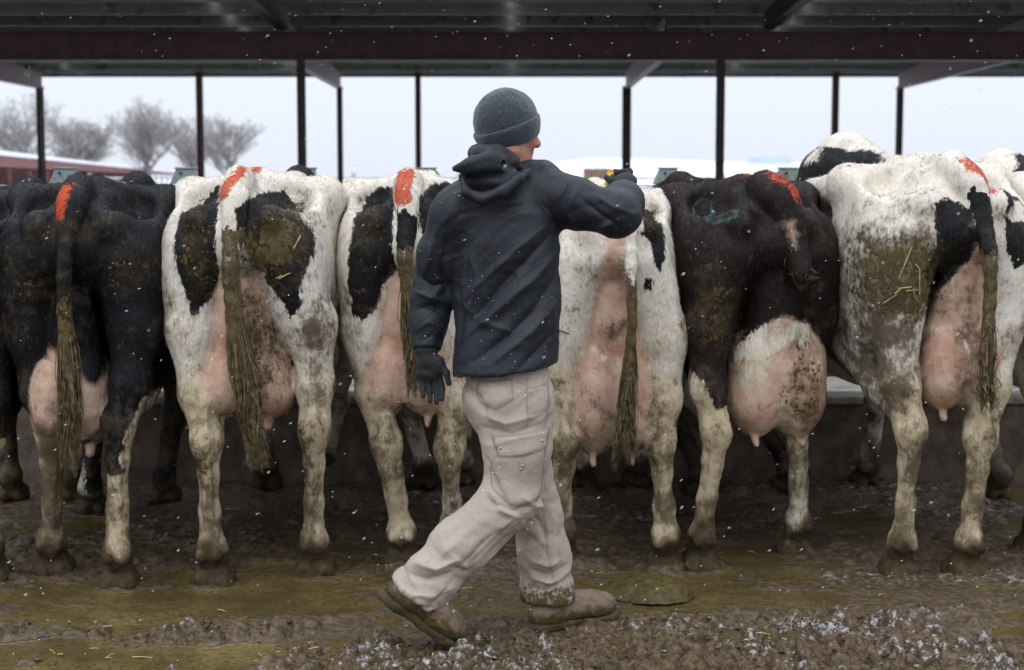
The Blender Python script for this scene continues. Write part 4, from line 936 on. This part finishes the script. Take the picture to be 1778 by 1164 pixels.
JS = [[(772, 398), (800, 374), (860, 357), (925, 352), (948, 350)], [(948, 300), (952, 335), (958, 372), (968, 400)], [(800, 335), (778, 375), (772, 410), (780, 450)], [(794, 650), (870, 648), (960, 627)], [(815, 415), (812, 500), (800, 640)], [(725, 592), (742, 596), (762, 592)], [(1000, 312), (1040, 338), (1075, 345)]]
def jattr(V, N):
    a = np.zeros((len(V), 4)); q = V[:, [0, 2]]; fr = V[:, 1] < 5.29
    for s_ in JS:
        pl = np.array([at(x_, y_, 5.15)[[0, 2]] for x_, y_ in s_])
        for i in range(len(pl)-1):
            e = pl[i+1]-pl[i]; t = np.clip(((q-pl[i])@e)/(e@e), 0, 1); dd = np.sqrt(((q-pl[i]-t[:, None]*e)**2).sum(1)); a[:, 0] = np.maximum(a[:, 0], np.exp(-(dd/.003)**2)*fr)
    return {'cl': a}
jk = mobj('jacket', f, M['jacket'], attrs=jattr)
# hood lying on the back
f = Field(P(770, 375, 5.0), P(950, 235, 5.52), .005)
f.add(Ell(P(850, 312, 5.19), (.098, .045, .050)), .03)
f.add(chain([P(838, 266, 5.22), P(862, 268, 5.20), P(885, 280, 5.21), P(903, 296, 5.26)], [.030, .030, .024, .016]), .02)
f.add(chain([P(838, 266, 5.22), P(830, 268, 5.30), P(842, 275, 5.37)], [.030, .026, .022]), .02)
f.add(chain([P(858, 283, 5.165), P(822, 290, 5.15), P(789, 293, 5.16)], [.042, .030, .008]), .015)
f.add(chain([P(803, 312, 5.15), P(812, 335, 5.135), P(838, 345, 5.125), P(870, 335, 5.125), P(900, 312, 5.16), P(915, 298, 5.22)], [.012, .016, .018, .017, .014, .010]), .010)
f.add(chain([P(806, 306, 5.115), P(840, 316, 5.10), P(872, 304, 5.11)], [.010, .014, .010]), .012, 's')
f.add(chain([P(835, 330, 5.095), P(870, 318, 5.095), P(898, 300, 5.12)], [.006, .009, .006]), .012, 's')
f.add(chain([P(850, 276, 5.145), P(880, 288, 5.145), P(905, 298, 5.18)], [.006, .009, .006]), .010, 's')
f.displace(lambda Q: -.003*fbm(Q*np.array([10, 10, 14]), 2)+wrinkle(Q, R(25), 13, .006, .3), .04)
mobj('hood', f, M['jacket'], jk)
mb = MB(); pz = P(966, 573, 5.17); 
for k in range(7): q0 = P(962+k*3.8, 571+k*1.4, 5.17); q1 = P(962+(k+1)*3.8-1, 571+(k+1)*1.4-.3, 5.17); mb.tube(q0-MR, q1-MR, .0035, n=6)
mb.build('drawcord', M['glove'], jk)
# ---- trousers
LEGR = [P(896, 690, 5.20), P(898, 780, 5.185), P(884, 868, 5.165), P(800, 948, 5.115), P(716, 1036, 5.07)]
LEGL = [P(872, 690, 5.31), P(903, 800, 5.36), P(928, 885, 5.385), P(945, 965, 5.375), P(955, 1068, 5.36)]
f = Field(P(655, 1085, 4.98)+[0, -.02, -.02], P(1010, 620, 5.55)+[.02, 0, .03], .0050)
f.add(Stack([row(790, 895, .06, .06, 5.25), row(760, 892, .105, .10, 5.25), row(730, 886, .138, .118, 5.25), row(690, 881, .148, .128, 5.25), row(655, 879, .142, .122, 5.26), row(620, 879, .138, .118, 5.26)], R(38), 2.2), .02)
f.add(Ell(P(868, 695, 5.19), (.092, .085, .09)), .05)
f.add(chain(LEGR[:3], [.108, .102, .091]), .05); f.add(chain(LEGR[2:], [.091, .087, .089], True), .04)
f.add(chain(LEGL[:3], [.110, .094, .082]), .05); f.add(chain(LEGL[2:], [.082, .080, .091], True), .04)
PK = [('back_pocket', [(828, 668), (887, 660), (889, 692), (862, 710), (836, 702), (829, 690)], .0035), ('side_pocket', [(916, 676), (950, 672), (954, 712), (917, 718)], .003),
      ('flap', [(856, 760), (952, 748), (948, 778), (908, 787), (868, 790)], .008), ('cargo', [(866, 786), (946, 778), (940, 845), (928, 878), (886, 872), (856, 846), (852, 812)], .0055)]
TF = [([(800, 672), (825, 690), (845, 725)], -.010, .016), ([(835, 720), (880, 735), (950, 715)], .006, .016), ([(840, 745), (890, 752), (935, 738)], -.006, .012), ([(845, 800), (862, 840), (880, 870)], -.008, .012),
      ([(855, 870), (895, 885), (938, 868)], -.010, .013), ([(850, 850), (870, 880), (905, 898)], .008, .013), ([(905, 888), (870, 912), (840, 935)], .006, .012), ([(880, 905), (840, 935), (800, 975)], -.006, .010), ([(910, 900), (890, 925), (850, 955)], -.006, .010),
      ([(725, 972), (760, 978), (795, 962)], .012, .012), ([(715, 985), (745, 992), (785, 985)], -.010, .010), ([(690, 998), (720, 1018), (755, 1020)], .009, .012), ([(690, 1015), (720, 1036), (750, 1040)], -.006, .008), ([(700, 975), (712, 1000), (735, 1025)], -.008, .010), ([(800, 930), (770, 955), (745, 985)], .004, .02), ([(790, 975), (812, 985), (822, 975)], -.008, .010),
      ([(915, 905), (940, 930), (950, 960)], -.005, .012), ([(925, 1000), (955, 1008), (975, 1000)], .010, .011), ([(922, 1015), (950, 1024), (985, 1012)], -.009, .010), ([(925, 1030), (960, 1038), (992, 1020)], .008, .010), ([(975, 985), (980, 1015), (965, 1040)], -.007, .010), ([(920, 1048), (945, 1050), (975, 1040)], -.006, .008),
      ([(905, 860), (930, 880), (950, 890)], .006, .012)]
def pmask(Q, poly, Yp, soft=.003):
    pl = np.array([at(a, b, Yp)[[0, 2]] for a, b in poly]); return np.clip(.5+poly_sd(Q[:, [0, 2]], pl)/soft/2, 0, 1)
SEAM = [[(952, 700), (948, 745)], [(905, 885), (870, 920), (800, 985), (737, 1048)], [(938, 885), (948, 930), (952, 985), (965, 1035), (968, 1062)], [(914, 655), (916, 740)]]
def tdisp(Q):
    d_ = folds(TF, 5.1)(Q)*1.5-.004*fbm(Q*np.array([9, 9, 9]), 3)-.0015*fbm(Q*34, 3)+wrinkle(Q, R(-25), 10, .0075, .22)*sstep(.95, .2, Q[:, 2])+wrinkle(Q, R(25), 15, .0035, .22)
    fr = Q[:, 1] < 5.22
    for nme, poly, amp in PK: d_ -= amp*pmask(Q, poly, 5.10, .006)*fr
    sf = folds([(s_, -.0026, .0045) for s_ in SEAM], 5.1)(Q); d_ += sf
    hem = 0
    return d_
f.displace(tdisp, .045)
def tattr(V, N):
    a = np.zeros((len(V), 4)); q = V[:, [0, 2]]; fr = V[:, 1] < 5.24
    for nme, poly, amp in PK:
        pl = np.array([at(x_, y_, 5.10)[[0, 2]] for x_, y_ in poly]); sd_ = poly_sd(q, pl); a[:, 0] = np.maximum(a[:, 0], np.exp(-((sd_+.002)/.0035)**2)*fr*.9); a[:, 0] = np.maximum(a[:, 0], np.exp(-((sd_-.010)/.0025)**2)*fr*.35)
    for s_ in SEAM:
        pl = np.array([at(x_, y_, 5.10)[[0, 2]] for x_, y_ in s_])
        for i in range(len(pl)-1):
            e = pl[i+1]-pl[i]; t = np.clip(((q-pl[i])@e)/(e@e), 0, 1); dd = np.sqrt(((q-pl[i]-t[:, None]*e)**2).sum(1)); a[:, 0] = np.maximum(a[:, 0], np.exp(-(dd/.0035)**2)*.6)
    a[:, 1] = .20*sstep(1.0, .3, V[:, 2])+.62*sstep(.24, .06, V[:, 2]); a[:, 3] = 1
    return {'cl': a}
trs = mobj('trousers', f, M['trouser'], attrs=tattr)
M['brass'] = mat_simple('brass', (.55, .42, .18), .3, .15, 40, 0, metal=1)
for (px, py) in ((870, 776), (942, 766), (907, 805), (903, 811)):
    q = P(px, py, 5.10); V_, F_ = trs.data, None
    co = np.array([v.co[:] for v in V_.vertices])+MR; j = np.argmin(np.abs(co[:, 0]-q[0])+np.abs(co[:, 2]-q[2])+(co[:, 1] > 5.25)*5)
    g = Field(co[j]-.012, co[j]+.012, .0022); g.add(Ell(co[j]+[0, -.002, 0], (.0048, .003, .0048)), .002); mobj('snap_button', g, M['brass'], trs)
# ---- boots
def boot(heel, toe, upv, name, shaft):
    e1 = unit(toe-heel); e3 = unit(upv-(upv@e1)*e1); e2 = np.cross(e3, e1); Ln = np.linalg.norm(toe-heel); B = np.stack([e1, e2, e3])
    def b(x, y, z): return heel+e1*x*Ln+e2*y+e3*z
    lo = np.minimum(np.minimum(heel, toe), shaft)-.12; hi = np.maximum(np.maximum(heel, toe), shaft)+.14
    f = Field(lo, hi, .005)
    f.add(Ell(b(.76, .002, .050), (.085, .050, .050), B), .02); f.add(Ell(b(.50, 0, .060), (.10, .044, .055), B), .04); f.add(Ell(b(.19, 0, .046), (.058, .040, .046), B), .04)
    f.add(Cap(b(.26, 0, .07), shaft, .046, .040), .05)
    x_ = lambda x, y, z: (.022-((x-heel[0])*e3[0]+(y-heel[1])*e3[1]+(z-heel[2])*e3[2]))
    f.cut(x_); f.displace(lambda Q: -.004*fbm(Q*16, 3)-.0025*fbm(Q*np.array([22, 22, 40]), 2)-.0015*fbm(Q*60, 2), .03)
    def ba(V, N): d_ = (V-heel)@e3; a = np.zeros((len(V), 4)); a[:, 1] = .36+.5*sstep(.085, .02, d_); return {'cl': a}
    o = mobj(name, f, M['boot'], attrs=ba)
    g = Field(lo, hi, .005)
    for px_, hw, hl in ((.76, .056, .095), (.45, .046, .10), (.15, .047, .068)): g.add(Ell(b(px_, 0, .012), (hl, hw, .05), B), .03)
    g.cut(lambda x, y, z: np.abs((x-heel[0])*e3[0]+(y-heel[1])*e3[1]+(z-heel[2])*e3[2]-.010)-.0135)
    g.add(Ell(b(.15, 0, .0), (.062, .043, .018), B), .008); g.displace(lambda Q: -.007*fbm(Q*30, 3), .02)
    def sa(V, N): a = np.zeros((len(V), 4)); a[:, 1] = .5; return {'cl': a}
    mobj('sole', g, M['sole'], o, attrs=sa)
boot(P(664, 1036, 5.045), P(783, 1121, 5.115), np.array([.55, -.05, .8]), 'boot', P(728, 1020, 5.075))
hl_ = ground_at(915, 1098); to_ = ground_at(1068, 1075)
boot(hl_+[0, 0, .004], to_+[0, 0, .012], np.array([0, -.05, 1.]), 'boot', P(958, 1040, 5.365))
# ---- gloves
f = Field(P(708, 716, 5.10), P(797, 585, 5.34), .003); Yh = 5.235
f.add(chain([P(740, 598, 5.258), P(742, 622, 5.245)], [.036, .033]), .02)
f.add(Ell(P(746, 640, Yh), (.043, .021, .044)), .02); f.add(Ell(P(742, 652, Yh), (.040, .018, .022)), .015); f.add(Ell(P(762, 634, Yh-.01), (.020, .020, .030)), .02)
FN = [[(764, 655), (768, 676), (767, 693)], [(754, 657), (758, 680), (758, 699)], [(742, 657), (746, 680), (747, 696)], [(731, 652), (733, 672), (735, 688)]]
for k, pts in enumerate(FN):
    yy = [Yh, Yh-.010, Yh-.028]; f.add(chain([P(a, b, y_) for (a, b), y_ in zip(pts, yy)], [.0105, .0098, .0082]), .005)
f.add(chain([P(762, 628, Yh-.008), P(775, 648, Yh-.02), P(779, 666, Yh-.026)], [.014, .0115, .009]), .008)
f.add(Cap(P(741, 603, 5.255), P(741, 610, 5.25), .0385, .0375), .004)
f.displace(lambda Q: -.0015*fbm(Q*60, 2), .01); mobj('glove', f, M['glove'])
f = Field(P(1035, 355, 5.34), P(1125, 280, 5.60), .003); Yh = 5.49
f.add(chain([P(1082, 337, 5.41), P(1084, 326, 5.45)], [.038, .034]), .02)
f.add(Ell(P(1086, 315, Yh), (.040, .045, .030)), .02)
CR = P(1059, 306, 5.515); ca = unit(np.array([.22, .25, 1.]))         # crayon axis
for k in range(4):                                                    # curled fingers, stacked down the crayon
    kz = 300+k*9; kn = P(1093-k*1.0, kz-1, 5.535); m1 = P(1068, kz, 5.56); tip = P(1058, kz+6, 5.535); t2 = P(1064, kz+8, 5.50)
    f.add(chain([P(1090, 312+k*2, 5.50), kn, m1, tip, t2], [.013, .0125, .0115, .0105, .009]), .006)
f.add(chain([P(1080, 322, 5.465), P(1064, 316, 5.465), P(1054, 309, 5.49)], [.016, .0125, .0105]), .010)
f.displace(lambda Q: -.0015*fbm(Q*60, 2), .01); mobj('glove', f, M['glove'])
# wrist skin between glove and cuff
cr = empty('marking_crayon', CR); M['yel'] = mat_simple('yellow_wrapper', (.62, .50, .03), .5, .15, 60, .1); M['chalk'] = mat_simple('orange_chalk', (.80, .13, .015), .9, .15, 80, .3)
MB().tube(-ca*.05, ca*.013, .0115, n=16).build('wrapper', M['yel'], cr, smooth=False); MB().tube(ca*.0131, ca*.021, .0105, .0085, n=16).build('chalk_tip', M['chalk'], cr)
tag(cr, 'short orange marking crayon in yellow wrapper held in the raised glove', 'crayon')
# ================================================================== small things on the ground, in the air
# manure pat under the white cow
pc = ground_at(1126, 1030); n_t, n_r = 90, 40; V = [(0, 0, .048)]; F = []
for i in range(1, n_r+1):
    r = i/n_r
    for j in range(n_t):
        t = 2*math.pi*j/n_t; k = 1+.10*float(vnoise(np.array([math.cos(t)*1.6+5, math.sin(t)*1.6, 1.])))+.04*float(vnoise(np.array([math.cos(t)*6, math.sin(t)*6, 4.])))
        h = .050*(1-r**5)+.003*math.sin(r*17+t*.8)*(1-r)**.35*(r > .08)
        V.append((r*.172*k*math.cos(t), r*.165*k*math.sin(t), max(h, 0)-.006*r))
V = np.array(V); V[:, 2] += .016*fbm(V*22, 3)*np.exp(-(np.hypot(V[:, 0], V[:, 1])/.16)**6)+.003*fbm(V*80, 2)
F = [[1+i*n_t+j, 1+(i+1)*n_t+j, 1+(i+1)*n_t+(j+1) % n_t, 1+i*n_t+(j+1) % n_t] for i in range(n_r-1) for j in range(n_t)]
F += [[0, 1+j, 1+(j+1) % n_t, 1+(j+2) % n_t] for j in range(0, n_t, 2)]
m = Mat('fresh_manure', .5, .22); c_ = m.mix(m.rng(m.noise(14, 5), .3, .7), (.060, .045, .014), (.098, .074, .022)); c_ = m.mix(m.rng(m.noise(40, 6, .7), .48, .66), c_, (.034, .025, .010))
M['pat'] = m.out(c_, None, m.bump(m.noise(70, 5), .6, .006))
tag(obj('manure_pat', new_mesh('manure_pat', V, F, M['pat']), loc=(pc[0], pc[1], .010)), 'round olive manure pat on the wet ground beside the boot', 'manure pat')
# loose clods
CV = []; CF = []; rg = np.random.default_rng(5)
ico = [(0, 0, 1), (.89, 0, .45), (.28, .85, .45), (-.72, .53, .45), (-.72, -.53, .45), (.28, -.85, .45), (.72, .53, -.45), (-.28, .85, -.45), (-.89, 0, -.45), (-.28, -.85, -.45), (.72, -.53, -.45), (0, 0, -1)]
icf = [(0, 1, 2), (0, 2, 3), (0, 3, 4), (0, 4, 5), (0, 5, 1), (1, 6, 2), (2, 7, 3), (3, 8, 4), (4, 9, 5), (5, 10, 1), (6, 7, 2), (7, 8, 3), (8, 9, 4), (9, 10, 5), (10, 6, 1), (6, 11, 7), (7, 11, 8), (8, 11, 9), (9, 11, 10), (10, 11, 6)]
ico = np.array(ico)
def subdiv(V, F):
    V = list(map(tuple, V)); mid = {}; G = []
    def mp(a, b):
        k = (min(a, b), max(a, b))
        if k not in mid: V.append(tuple(unit(np.array(V[a])+np.array(V[b])))); mid[k] = len(V)-1
        return mid[k]
    for a, b, c in F: x, y, z = mp(a, b), mp(b, c), mp(c, a); G += [(a, x, z), (b, y, x), (c, z, y), (x, y, z)]
    return np.array(V), G
iv, if_ = subdiv(ico, icf)
xs_ = rg.uniform(-1.75, 1.95, 9000); ys_ = rg.uniform(4.8, 6.1, 9000); cmk = clod_mask(xs_, ys_); keep = rg.random(9000) < (cmk**1.3*.30+.003); xs_, ys_ = xs_[keep], ys_[keep]
zs_ = ground_h(xs_, ys_); ca_ = []
for k in range(len(xs_)):
    s = .003+.006*rg.random()**2; q = iv*(s*np.array([1+.5*rg.random(), 1+.5*rg.random(), .6+.4*rg.random()])); q = q*(1+.6*vnoise(iv*1.7+k*3.3)+.45*vnoise(iv*4+k))[:, None]
    CF += [(a+len(CV), b+len(CV), c+len(CV)) for a, b, c in if_]; CV += list(q+[xs_[k], ys_[k], zs_[k]+s*.15]); w_ = rg.random()**2.2; ca_ += [(1, .5, .1+.4*w_, 1)]*len(q)
tag(obj('manure_clods', new_mesh('manure_clods', np.array(CV), np.array(CF), M['ground'], True, {'ga': np.array(ca_)})), 'crumbled frozen manure clods dusted with snow in the foreground', 'manure', kind='stuff')
# straw litter
mb = MB()
for k in range(75):
    x_ = rg.uniform(-1.9, 2.1); y_ = 4.85+rg.random()**1.3*2.4
    if rg.random() < .4: x_ += 0; cxy = [(-.62, 5.02), (.2, 5.25), (1.05, 5.25), (-1.4, 5.05), (.85, 5.05)][k % 5]; x_ = cxy[0]+rg.normal(0, .10); y_ = cxy[1]+rg.normal(0, .05)
    a = rg.random()*6.28; ln = .012+.055*rg.random()**2; h0 = float(ground_h(np.array([x_]), np.array([y_]))[0]); d_ = np.array([math.cos(a), math.sin(a), rg.normal(0, .12)])*ln
    p = np.array([x_, y_, h0+.006]); mid = p+d_*.5+np.array([0, 0, .004*rg.random()]); mb.tube(p, mid, .0016, .0016, 4); mb.tube(mid, p+d_+np.array([rg.normal(0, .006), 0, 0]), .0016, .0013, 4)
tag(mb.build('straw_litter', M['straw']), 'loose yellow straw bits scattered over the mud', 'straw', kind='stuff')
# olive manure smear, bottom left
# falling snow: small flat flakes through the air in front of and behind the man
m = Mat('snowflake', .8, .2); M['flake'] = m.out((.86, .88, .92))
SV = []; SF = []
for k in range(1100):
    Y = 3.3+rg.random()**.9*6.3; u_ = rg.uniform(-1, 1); X = u_*Y*.36; z = rg.uniform(.05, 1.53+Y*.11)
    ln = .003+.0045*rg.random()**2; wd = .0007+.0006*rg.random(); a = R(28)+rg.normal(0, .25); dv = np.array([math.cos(a), rg.normal(0, .4), math.sin(a)]); dv = unit(dv)*ln
    s1 = unit(np.cross(dv, (0, 1, 0)))*wd; s2 = unit(np.cross(dv, s1))*wd; p = np.array([X, Y, z]); b = len(SV)
    SV += [p-dv, p+s1, p+s2, p-s1, p-s2, p+dv]; SF += [(b, b+1, b+2), (b, b+2, b+3), (b, b+3, b+4), (b, b+4, b+1), (b+5, b+2, b+1), (b+5, b+3, b+2), (b+5, b+4, b+3), (b+5, b+1, b+4)]
tag(obj('falling_snow', new_mesh('falling_snow', np.array(SV), np.array(SF), M['flake'], True)), 'small white snowflakes drifting through the air', 'snow', kind='stuff')
